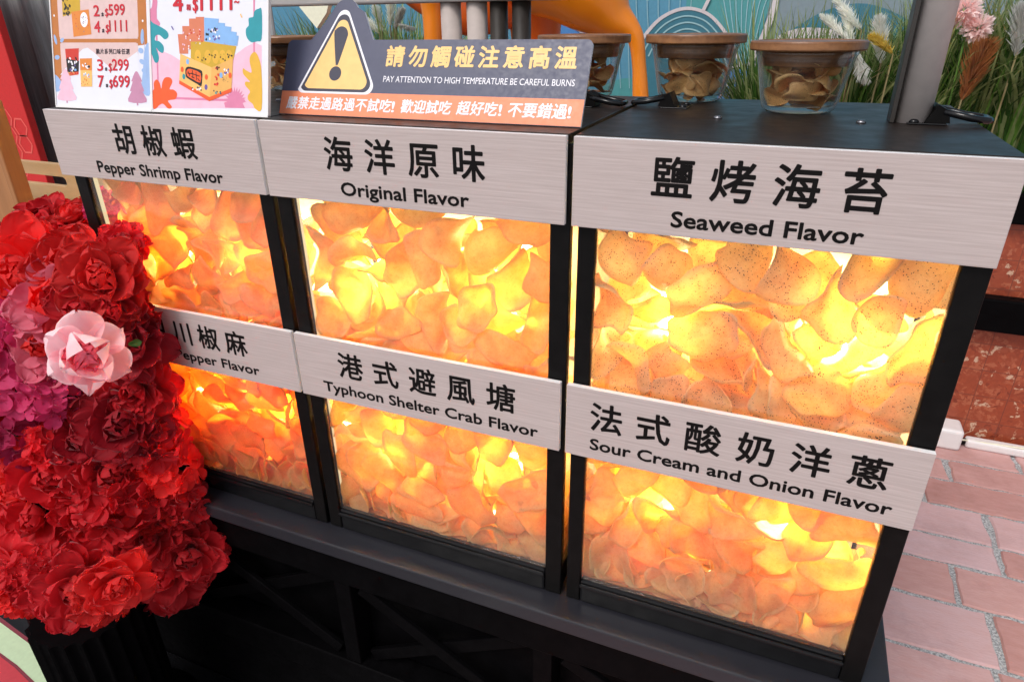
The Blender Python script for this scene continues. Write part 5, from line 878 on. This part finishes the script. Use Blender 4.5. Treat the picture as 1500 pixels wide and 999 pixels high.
for x in (312, 331, 346, 359, 371): A.disc((x, 80), 6.5, 9.5, 'p_yellow', .0018, 18)
A.poly([(277.7, 84), (338.2, 65.4), (332.8, 18.5), (274, 41.7)], 'p_box', .0020); A.poly([(338.2, 65.4), (378.7, 78.4), (375, 32.5), (332.8, 18.5)], 'p_boxside', .0020)
A.poly([(274, 41.7), (332.8, 18.5), (334, 24), (274.5, 46.6)], 'p_orange', .0022); A.poly([(332.8, 18.5), (375, 32.5), (376, 38), (334, 24.5)], 'p_orange', .0022)
A.poly([(287, 62), (292, 66), (302, 65), (311, 63), (320, 60), (320, 50), (318, 39), (310, 42), (302, 45), (293, 49), (288, 52)], 'p_black', .0023, 2); A.poly([(289.5, 60), (294, 63), (302, 62), (317, 57), (316, 44), (303, 48), (291, 53)], 'p_orange', .0024, 2)
for (xa, ya, xb, yb) in ((292, 60, 296, 53), (291, 57, 299, 56), (301, 61, 302, 50), (298, 57, 306, 55), (299, 52, 305, 50), (308, 59, 309, 47), (306, 55, 315, 53), (311, 50, 315, 46)): A.line([(xa, ya), (xb, yb)], 1.3, 'p_black', .0026)
for c, m_ in (((292, 73), 'p_sky'), ((281, 62), 'p_orange'), ((284, 52), 'p_teal'), ((328, 52), 'p_orange'), ((327, 38), 'p_purple'), ((356, 55), 'p_sky'), ((373, 55), 'p_orange')): A.disc(c, 3, 4, m_, .0025, 14)
blotch(300, 318, 33, 38, 10, ['p_dark', 'p_white'], .0025, 2); blotch(344, 352, 40, 56, 10, ['p_red', 'p_orange', 'p_packred'], .0025, 2.6); blotch(357, 369, 46, 52, 10, ['p_dark'], .0025, .8); blotch(362, 371, 56, 64, 10, ['p_white', 'p_purple'], .0025, 2.2)
blotch(342, 356, 29, 34, 8, ['p_dark', 'p_teal'], .0025, 1.8); blotch(344, 352, 62, 66, 6, ['p_packred', 'p_black'], .0025, 2.4); blotch(327, 355, 102, 118, 22, ['p_white', 'p_purple', 'p_black'], .0017, 2.6); blotch(306, 377, 75, 84, 26, ['p_black', 'p_gold', 'p_black'], .0019, 2.0); blotch(283, 323, 88, 120, 26, ['p_pink', 'p_white', 'p_packred'], .0015, 2.0)
A.line([(261, 122), (265, 117)], 2, 'p_purple', .001); A.line([(392, 137), (395, 132)], 2, 'p_box', .001)
A.build('artwork', t2)
mbx = MB(); write(mbx, f2, '4', 'p_red', 266, 142.5, 21, 284.5, .03, .0013, '5'); hanzi(mbx, f2, '箱', 'p_red', 291.5, 143, 8.5, 9, .02, .0013); write(mbx, f2, '$', 'p_red', 304, 142, 17, 313.5, .02, .0013, '5'); write(mbx, f2, '1111', 'p_red', 319, 142.5, 24, 377, .025, .0013, '5'); write(mbx, f2, '~', 'p_red', 381.5, 151, 3, 390, .02, .0013, '~'); mbx.build('lettering', t2)

# ------------------------------------------------------------------ silk flowers at the left corner
def petal(mb, mat, L, W, el, az, base, cup, curl, ruf, r_, nu=7, nv=8, notch=0.0):
    ph = r_.uniform(0, 6.28); ph2 = r_.uniform(0, 6.28); vs = []
    ce, se = math.cos(el), math.sin(el); ca, sa = math.cos(az), math.sin(az)
    for i in range(nu+1):
        t_ = math.sin(PI/2*i/nu)**.9
        wd = W*(.16+.84*t_**.7)*math.sqrt(max(0.004, 1-max(0, (t_-.4)/.602)**2.2))
        for j in range(nv+1):
            s_ = 2*j/nv-1
            x = L*t_*(1-notch*(1-abs(s_))*t_**6*.5+.035*math.sin(4*s_+ph2)*t_+.022*math.sin(13*s_+ph)*t_**5); y = wd*s_
            z = cup*s_*s_*W+curl*L*t_*t_+ruf*L*(math.sin(3.4*s_+ph)+.45*math.sin(6.5*s_+ph2))*t_**2.2*.5+.035*L*math.sin(15*s_+ph2)*t_**6
            X = base+x*ce-z*se; Z = x*se+z*ce
            vs.append((X*ca-y*sa, X*sa+y*ca, Z))
    fs = [(i*(nv+1)+j, (i+1)*(nv+1)+j, (i+1)*(nv+1)+j+1, i*(nv+1)+j+1) for i in range(nu) for j in range(nv)]
    mb.add(vs, fs, mat, True)
def rad(d): return d*PI/180
def peony_meshes(seed, mat, inner):
    r_ = random.Random(seed); o_ = MB(); i_ = MB()
    for n, el, L, W in ((8, 4, .055, .028), (9, 24, .052, .027), (8, 44, .046, .024)):
        a0 = r_.uniform(0, 6)
        for k in range(n): petal(o_, mat, L*r_.uniform(.85, 1.12), W*r_.uniform(.85, 1.2), rad(el+r_.uniform(-12, 12)), a0+2*PI*k/n+r_.uniform(-.2, .2), .004, r_.uniform(.1, .4), r_.uniform(-.3, .05), r_.uniform(.04, .10), r_, 9, 14)
    for n, el, L, W in ((7, 60, .038, .020), (6, 76, .032, .016)):
        a0 = r_.uniform(0, 6)
        for k in range(n): petal(i_, inner, L*r_.uniform(.85, 1.12), W*r_.uniform(.85, 1.2), rad(el+r_.uniform(-12, 12)), a0+2*PI*k/n+r_.uniform(-.25, .25), .003, r_.uniform(.3, .7), r_.uniform(-.1, .2), r_.uniform(.04, .10), r_, 8, 10)
    return o_.mesh('outer_petals'), i_.mesh('inner_petals')
def cup_peony_meshes(seed):
    r_ = random.Random(seed); o_ = MB(); i_ = MB()
    for n, el, L, W in ((6, 24, .058, .034), (4, 50, .058, .032), (0, 64, .052, .030)):
        a0 = r_.uniform(0, 6)
        for k in range(n): petal(o_, 'petal_pink', L*r_.uniform(.9, 1.08), W*r_.uniform(.9, 1.1), rad(el+r_.uniform(-8, 8)), a0+2*PI*k/n+r_.uniform(-.15, .15), .006, r_.uniform(.45, .8), r_.uniform(.1, .35), r_.uniform(.03, .07), r_, 10, 12, .05)
    for n, el, L, W in ((8, 52, .046, .016), (8, 68, .046, .014), (7, 82, .042, .012)):
        a0 = r_.uniform(0, 6)
        for k in range(n): petal(i_, 'petal_rose', L*r_.uniform(.85, 1.1), W*r_.uniform(.9, 1.2), rad(el+r_.uniform(-8, 8)), a0+2*PI*k/n+r_.uniform(-.2, .2), .003, r_.uniform(.5, .9), r_.uniform(.05, .2), r_.uniform(.1, .2), r_)
    return o_.mesh('outer_petals'), i_.mesh('inner_petals')
def cluster_meshes(seed, mat, np_=4):
    r_ = random.Random(seed); o_ = MB(); c_ = MB(); N_ = 15
    for i in range(N_):
        z = 1-(i+.5)/N_*1.05; a = i*2.39996; rr = math.sqrt(max(0, 1-z*z)); d = Vector((rr*math.cos(a), rr*math.sin(a), z)); pos = d*.036*r_.uniform(.9, 1.15)
        q = (d+Vector((r_.uniform(-.4, .4), r_.uniform(-.4, .4), r_.uniform(-.2, .4)))).to_track_quat('Z', 'Y').to_matrix().to_4x4(); tmp = MB(); a0 = r_.uniform(0, 6)
        for k in range(np_): petal(tmp, mat, .024*r_.uniform(.9, 1.1), .0145*r_.uniform(.9, 1.15), rad(r_.uniform(8, 30)), a0+2*PI*k/np_+r_.uniform(-.15, .15), .001, r_.uniform(.1, .5), r_.uniform(-.2, .1), r_.uniform(.02, .10), r_, 5, 4)
        mx = Matrix.Translation(pos) @ q
        o_.add(tmp.v, tmp.f, mat, True, mx)
        c_.lathe([(.0022, .0005), (.002, .0022), (.0004, .003)], mat, 7, mx=mx)
    return o_.mesh('florets'), c_.mesh('floret_centres')
KINDS = {'red': [peony_meshes(s, 'petal_red', 'petal_red') for s in (1, 2)], 'scarlet': [peony_meshes(s, 'petal_scarlet', 'petal_scarlet') for s in (3, 4)],
         'dark': [peony_meshes(5, 'petal_shaded', 'petal_shaded')], 'blush': [peony_meshes(6, 'petal_rose', 'petal_scarlet')], 'pink': [cup_peony_meshes(7)],
         'hyred': [cluster_meshes(8, 'petal_red', 5), cluster_meshes(9, 'petal_scarlet', 5)], 'hymag': [cluster_meshes(10, 'petal_magenta'), cluster_meshes(11, 'petal_magenta')]}
FL = [  # px, py, Y, size px, kind
 (62, 318, .075, 85, 'red'), (104, 312, .06, 78, 'scarlet'), (150, 300, .07, 60, 'hymag'), (128, 340, .05, 80, 'scarlet'), (20, 345, .06, 90, 'red'), (60, 352, .02, 90, 'red'),
 (178, 352, -.03, 60, 'red'),
 (28, 400, -.10, 150, 'scarlet'), (98, 385, -.07, 120, 'scarlet'), (146, 405, -.09, 115, 'scarlet'), (70, 440, -.12, 120, 'blush'), (118, 455, -.12, 100, 'red'), (165, 450, -.09, 80, 'red'),
 (184, 500, -.085, 98, 'dark'), (164, 474, -.09, 85, 'dark'), (14, 470, -.14, 95, 'hymag'), (62, 505, -.14, 100, 'blush'), (20, 555, -.15, 120, 'hymag'), (72, 580, -.15, 95, 'hymag'), (127, 518, -.185, 118, 'pink'),
 (30, 640, -.17, 110, 'hymag'), (80, 660, -.16, 90, 'hyred'), (195, 572, -.09, 95, 'red'), (226, 598, -.08, 80, 'red'), (175, 620, -.12, 110, 'dark'), (235, 640, -.08, 100, 'hyred'), (120, 640, -.14, 95, 'dark'),
 (165, 690, -.13, 110, 'red'), (255, 690, -.075, 90, 'hyred'), (75, 700, -.17, 125, 'red'), (20, 720, -.18, 110, 'scarlet'), (178, 735, -.14, 115, 'hyred'), (230, 740, -.10, 100, 'hyred'), (272, 745, -.075, 85, 'hyred'),
 (120, 760, -.16, 105, 'red'), (40, 790, -.18, 120, 'red'), (15, 800, -.185, 80, 'blush'), (215, 790, -.12, 95, 'red'), (275, 815, -.085, 95, 'red'), (95, 815, -.17, 110, 'scarlet'), (160, 810, -.15, 110, 'red'),
 (240, 845, -.11, 100, 'red'), (35, 850, -.18, 80, 'hyred'), (-5, 845, -.18, 110, 'red'), (22, 805, -.195, 110, 'scarlet'), (62, 868, -.20, 95, 'red'), (20, 880, -.20, 75, 'hyred'), (100, 893, -.205, 80, 'red'), (50, 760, -.19, 105, 'red'), (140, 880, -.19, 95, 'hyred'), (110, 865, -.175, 125, 'red'), (170, 860, -.15, 105, 'scarlet'), (70, 840, -.17, 80, 'hyred'), (205, 870, -.13, 70, 'dark'), (-30, 450, -.13, 130, 'scarlet'), (-35, 600, -.16, 130, 'red'), (-35, 740, -.18, 130, 'red')]
r_ = random.Random(77)
# a deeper layer of red blooms fills the gaps
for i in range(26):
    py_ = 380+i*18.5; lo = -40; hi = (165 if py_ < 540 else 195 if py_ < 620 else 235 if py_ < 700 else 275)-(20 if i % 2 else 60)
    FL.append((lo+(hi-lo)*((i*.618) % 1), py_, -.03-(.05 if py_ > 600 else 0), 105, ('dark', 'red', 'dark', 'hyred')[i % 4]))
ADJ = {'red': 'red silk peony with ruffled petals', 'scarlet': 'bright scarlet silk peony', 'dark': 'maroon silk peony with shade in its colour', 'blush': 'rosy red silk peony with pale petal edges', 'pink': 'large pale pink peony with a rose heart in the middle of the bouquet', 'hyred': 'cluster of small red silk florets', 'hymag': 'cluster of magenta silk hydrangea florets'}
for px_, py_, Y, sz, kd in FL:
    if px_ > 195 and 460 < py_ < 780: px_ -= 14
    if py_ >= 835 and px_ < 180 and Y < -.1: Y = -.305; sz *= .85
    P = at(px_, py_, Y); depth = (CROT.to_matrix().inverted() @ (P-CAM)).z*-1; rad_m = sz*depth/969.5/2
    out = Vector((P.x+.47, (P.y-.10)*1.5, 0)).normalized(); up = (600-py_)/330
    tocam = (CAM-P).normalized()
    n_ = (out*.7+Vector((0, 0, max(-.35, up*.75)))+tocam*.75+Vector((r_.uniform(-.35, .35), r_.uniform(-.35, .35), r_.uniform(-.25, .35)))).normalized()
    if kd == 'pink': n_ = (tocam+Vector((.35, -.1, .10))).normalized()
    rotq = n_.to_track_quat('Z', 'Y') @ Quaternion((0, 0, 1), r_.uniform(0, 6.28))
    where = 'high behind the left cabinet post' if py_ < 360 else 'in the upper bouquet' if py_ < 470 else 'in the middle bouquet' if py_ < 680 else 'in the lower bouquet' if py_ < 800 else 'low over the fluted column'
    o0, i0 = KINDS[kd][r_.randrange(len(KINDS[kd]))]
    nm = 'hydrangea_flower' if kd[:2] == 'hy' else 'peony_flower'
    lab = ADJ[kd] if kd == 'pink' else ADJ[kd]+' '+where
    t_ = thing(nm, lab, 'flower', P - n_*rad_m*.5, 'silk flowers in the bouquet'); t_.rotation_mode = 'QUATERNION'; t_.rotation_quaternion = rotq
    k = 1.04*rad_m/.050*(1.0 if kd != 'pink' else .92); t_.scale = (k, k, k)
    for me in (o0, i0):
        c_ = bpy.data.objects.new(me.name.split('.')[0], me); COL.objects.link(c_); c_.parent = t_
    if kd == 'pink':
        b = MB(); petal(b, 'leaf_green', .018, .007, rad(25), 2.6, .052, .4, .1, .05, r_); lf = b.build('leaf', t_)
# added dark core for the shade between blooms, and fluted black column
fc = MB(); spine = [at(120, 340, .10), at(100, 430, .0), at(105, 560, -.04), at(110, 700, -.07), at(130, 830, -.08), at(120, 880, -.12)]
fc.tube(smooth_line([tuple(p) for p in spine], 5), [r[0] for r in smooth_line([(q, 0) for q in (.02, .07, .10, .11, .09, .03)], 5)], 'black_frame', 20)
tag(fc.build('shade_core'), 'added dark core standing for the shade between the red silk flowers', 'dark core')
cl = thing('fluted_column', 'black fluted column pedestal under the bouquet of red flowers', 'pedestal', (-.49, -.2, -1.35))
prof = []
nf = 22; vs = []; fs = []; zs = (0, .30, .36)
b = MB(); n = nf*8
for z in (.04, .40): 
    for j in range(n): a = 2*PI*j/n; rr = .106-.009*abs(math.cos(a*nf/2))**.6; vs.append((rr*math.cos(a), rr*math.sin(a), z))
fs = [(j, (j+1) % n, n+(j+1) % n, n+j) for j in range(n)]
fs2 = [tuple(range(n, 2*n))]; b.add(vs, fs, 'black_paint', True); b.add(vs, fs2, 'black_paint'); b.build('shaft', cl)
b = MB(); b.lathe([(.15, 0), (.15, .025), (.128, .04), (.001, .04)], 'black_paint', 48); b.build('base', cl)

# ------------------------------------------------------------------ black mat, widened to stand for shadow at the cart, and banded board at the lower left
mt = MB(); mt.box(-3.0, .25, -.9, -.0155, -1.3465, -1.336, 'black_gloss', .003); tag(mt.build('black_mat_and_shadow'), 'glossy black mat beside the bouquet, widened to stand for shadow by the cart', 'mat')
gb = thing('banded_board', 'red board with a pale green band lying at the lower left corner', 'board', (-1.1, -.3, -1.30))
ZB = -1.30
def atz(px_, py_, Z):
    d = RT @ Vector(((px_-750)/969.5, -(py_-499.5)/969.5, -1)); t_ = (Z-CAM.z)/d.z; return CAM+d*t_
outl = [(-160, 790), (0, 903), (60, 948), (80, 963), (92, 985), (98, 1010), (60, 1100), (-200, 1100)]
pp = [atz(x, y, ZB) for x, y in outl]
b = MB(); n = len(pp); b.add([tuple(p) for p in pp]+[(p.x, p.y, ZB-.03) for p in pp], [tuple(range(n)), tuple(range(2*n-1, n-1, -1))]+[(i, (i+1) % n, n+(i+1) % n, n+i) for i in range(n)], 'board_dark'); b.build('board', gb).matrix_parent_inverse = gb.matrix_basis.inverted()
A = Art(lambda u, v, h: Vector((atz(u, v, ZB).x, atz(u, v, ZB).y, ZB+h)))
A.poly([(-160, 798), (0, 911), (60, 955), (78, 970), (89, 987), (95, 1010), (58, 1098), (-200, 1098)], 'pale_green', .0008); A.poly([(-200, 830), (0, 956), (25, 974), (52, 1000), (40, 1096), (-200, 1096)], 'board_dark', .0014); A.poly([(-200, 836), (0, 961), (22, 978), (46, 1002), (36, 1092), (-200, 1092)], 'board_red', .0020)
A.build('bands', gb).matrix_parent_inverse = gb.matrix_basis.inverted()

# ------------------------------------------------------------------ planting behind the cabinets
def blade(mb, mat, base, L, lean, az, w_, droop, r_, n=7):
    ca, sa = math.cos(az), math.sin(az); L_ = []; pts = []
    for i in range(n+1):
        t_ = i/n; h = L*(t_-droop*t_**3*.55); o_ = L*(lean*t_+droop*t_**2.4*.8); pts.append(Vector((base[0]+o_*ca, base[1]+o_*sa, base[2]+h)))
    tw = r_.uniform(-.8, .8); vs = []
    for i, p in enumerate(pts):
        t_ = i/n; ww = w_*(1-t_**2.2)*.5+.0002; d = Vector((-sa*math.cos(tw)+ca*math.sin(tw)*.5, ca*math.cos(tw)+sa*math.sin(tw)*.5, 0))*ww
        vs += [p-d, p+d]
    mb.add(vs, [(2*i, 2*i+1, 2*i+3, 2*i+2) for i in range(n)], mat, True)
def grass(name, label, px_, Y, zb, H, n, mats, spread=.07, lean=(.02, .35), w_=.006, seed=0, droop=(0, .6)):
    r_ = random.Random(seed); X = at(px_, 100, Y).x; t_ = thing(name, label, 'plant', (X, Y, zb), 'grasses planted behind the cabinets')
    for mt_ in mats:
        b = MB()
        for i in range(n//len(mats)):
            a = r_.uniform(0, 6.28); rr = spread*math.sqrt(r_.random()); blade(b, mt_, (rr*math.cos(a), rr*math.sin(a), 0), H*r_.uniform(.55, 1.08)*(1.12 if mt_ == 'grass_pale' else 1), r_.uniform(*lean), a+r_.uniform(-.6, .6), w_*r_.uniform(.6, 1.3)*(1.5 if mt_ == 'grass_pale' else 1), r_.uniform(*droop), r_)
        b.build('blades', t_)
    return t_
ZP = -.40
GR = [(1128, 1.98, .58), (1205, 2.05, .60), (1258, 1.98, .56), (1302, 2.1, .62), (1372, 1.98, .62), (1405, 2.12, .70), (1440, 2.02, .62), (1478, 2.12, .72), (1515, 2.0, .68), (1560, 2.1, .7)]
GL = ['loose green grass tuft behind the nearest jar', 'green grass tuft between the nearest jar and the taupe pole', 'dark grass tuft just left of the taupe pole', 'grass tuft partly hidden by the taupe pole', 'dark green grass tuft right of the pole under the yellow plume', 'tall grass tuft with straw blades behind the pink pompom flower', 'dark grass tuft beside the rust coloured plume', 'tall grass tuft near the right edge', 'grass tuft at the right edge of the picture', 'grass tuft just outside the right edge']
for i, ((px_, Y, H), lb_) in enumerate(zip(GR, GL)):
    grass('grass_tuft', lb_, px_, Y+.08, ZP, H*.92, 620, (('grass_green', 'grass_dark', 'grass_pale'), ('grass_green', 'grass_dark', 'grass_straw', 'grass_pale'))[i % 2], .075, (.02, .28), .009, 40+i)
for i, (px_, Y) in enumerate(((520, 1.9), (570, 1.9), (610, 2.0), (480, 2.1))):
    grass('grass_tuft', ['green grass tuft behind the right slope of the warning triangle', 'green grass tuft left of the orange statue leg', 'grass tuft beside the orange statue', 'grass tuft hidden mostly by the warning triangle'][i], px_, Y, -.45, .66, 520, ('grass_green', 'grass_pale', 'grass_straw', 'grass_green'), .10, (.02, .35), .010, 70+i)
def plume(label, mat, tip, base, rmax, seed, bend=.0, group='feathery plumes among the grasses'):
    """stem plus a feathery head of fine bristles between two photo positions"""
    r_ = random.Random(seed); P1 = at(tip[0], tip[1], tip[2]-.07); P0 = at(base[0], base[1], tip[2]-.07)
    t_ = thing('plume_grass', label, 'plume', (P0.x, P0.y, ZP), group); inv = Vector((P0.x, P0.y, ZP))
    ax = P1-P0; sd = ax.cross(Vector((0, 1, 0))).normalized()
    def cen(t): return P0+ax*t+sd*bend*math.sin(PI*t*.5)*t
    b = MB(); b.tube([tuple(Vector((P0.x-.01, P0.y, ZP))-inv), tuple(P0-inv)]+[tuple(cen(t)-inv) for t in (.3, .6, .95)], [.003, .0028, .0022, .0018, .001], 'grass_straw', 6); b.build('stem', t_)
    b = MB()
    for i in range(900):
        t = r_.random()**.9; c = cen(t); rr = 1.7*rmax*(math.sin(PI*min(1, (t*.86+.12)))**.8); a = r_.uniform(0, 6.28)
        d = (ax.normalized()*r_.uniform(.7, 1.5)+Vector((math.cos(a), math.sin(a), r_.uniform(-.3, .3)))*r_.uniform(.3, 1)).normalized(); L = rr*r_.uniform(.7, 1.5)
        s_ = d.cross(Vector((r_.uniform(-1, 1), r_.uniform(-1, 1), .2))).normalized()*.0018
        p = c-inv; m_ = p+d*L*.55+ax.normalized()*L*.1; e = p+d*L+ax.normalized()*L*.25
        b.add([p-s_, p+s_, m_+s_, e, m_-s_], [(0, 1, 2, 3, 4)], mat)
    b.build('head', t_); return t_
plume('white plume arching left above the nearest jar', 'plume_white', (1215, 3, 1.96), (1262, 45, 1.96), .016, 1, -.02)
plume('white plume reaching left at mid height between jar and pole', 'plume_white', (1202, 22, 1.94), (1245, 62, 1.94), .015, 2)
plume('upright white plume above the jar lid', 'plume_white', (1236, 8, 1.97), (1248, 66, 1.97), .016, 3)
plume('broad white plume just left of the taupe pole', 'plume_white', (1288, 24, 1.95), (1290, 95, 1.95), .022, 4)
plume('drooping cream plume right of the nearest jar', 'plume_white', (1270, 122, 1.93), (1252, 70, 1.95), .018, 5)
plume('yellow plume left of the taupe pole', 'plume_yellow', (1276, 54, 1.90), (1308, 80, 1.90), .017, 6)
plume('upright yellow plume right of the taupe pole', 'plume_yellow', (1379, 18, 1.93), (1383, 82, 1.93), .026, 7)
plume('rust coloured dried plume among the dark grass', 'plume_rust', (1444, 66, 1.90), (1408, 148, 1.90), .036, 8)
plume('white plume at the right edge', 'plume_white', (1497, 8, 1.94), (1488, 84, 1.94), .026, 9)
for i, (tx, ty, bx, by) in enumerate(((548, 8, 560, 48), (572, 2, 572, 40), (590, 14, 578, 44), (536, 30, 556, 50), (604, 42, 580, 34))):
    plume(['white plume nearest the triangle behind the sign', 'tall white plume behind the sign', 'white plume leaning right behind the sign', 'low white plume behind the sign', 'drooping white plume by the orange leg'][i], 'plume_white', (tx, ty, 1.80), (bx, by, 1.80), .015, 20+i)
# pompom flower
pm = at(1420, 27, 1.875); t_ = thing('pompom_flower', 'pale pink pompom flower among the grasses right of the taupe pole', 'flower', (pm.x, pm.y, ZP)); r_ = random.Random(4)
b = MB(); b.tube([(0, 0, 0), (.005, 0, .3), (0, 0, pm.z-ZP)], .003, 'grass_green', 6); b.build('stem', t_)
b = MB()
for cc, R_ in ((Vector((-.02, 0, pm.z-ZP+.022)), .050), (Vector((.028, .0, pm.z-ZP-.028)), .046)):
    for i in range(420):
        z = r_.uniform(-1, 1); a = r_.uniform(0, 6.28); rr = math.sqrt(1-z*z); d = Vector((rr*math.cos(a), rr*math.sin(a), z)); L = R_*r_.uniform(.75, 1.15)
        s_ = d.cross(Vector((r_.uniform(-1, 1), r_.uniform(-1, 1), .3))).normalized()*.005
        b.add([cc+d*L*.35, cc+d*L*.8+s_, cc+d*L, cc+d*L*.8-s_], [(0, 1, 2, 3)], 'pompom_pink')
b.build('petals', t_)
# soil and low moss
sl_ = MB(); sl_.box(-1.2, 3.5, 1.87, 2.44, -.499, -.412, 'grass_dark', 0); struct(sl_.build('planting_bed'))
gm = MB(); r_ = random.Random(9)
for i in range(5200):
    x = r_.uniform(.35, 2.0); y = r_.uniform(1.86, 2.3); blade(gm, ('grass_green', 'grass_green', 'leaf_green')[i % 3], (x, y, -.415), r_.uniform(.05, .14), r_.uniform(.1, .8), r_.uniform(0, 6.28), .006, r_.uniform(0, .8), r_, 3)
tag(gm.build('ground_cover'), 'low bright green moss grass along the planter edge', 'ground cover', None, 'stuff')
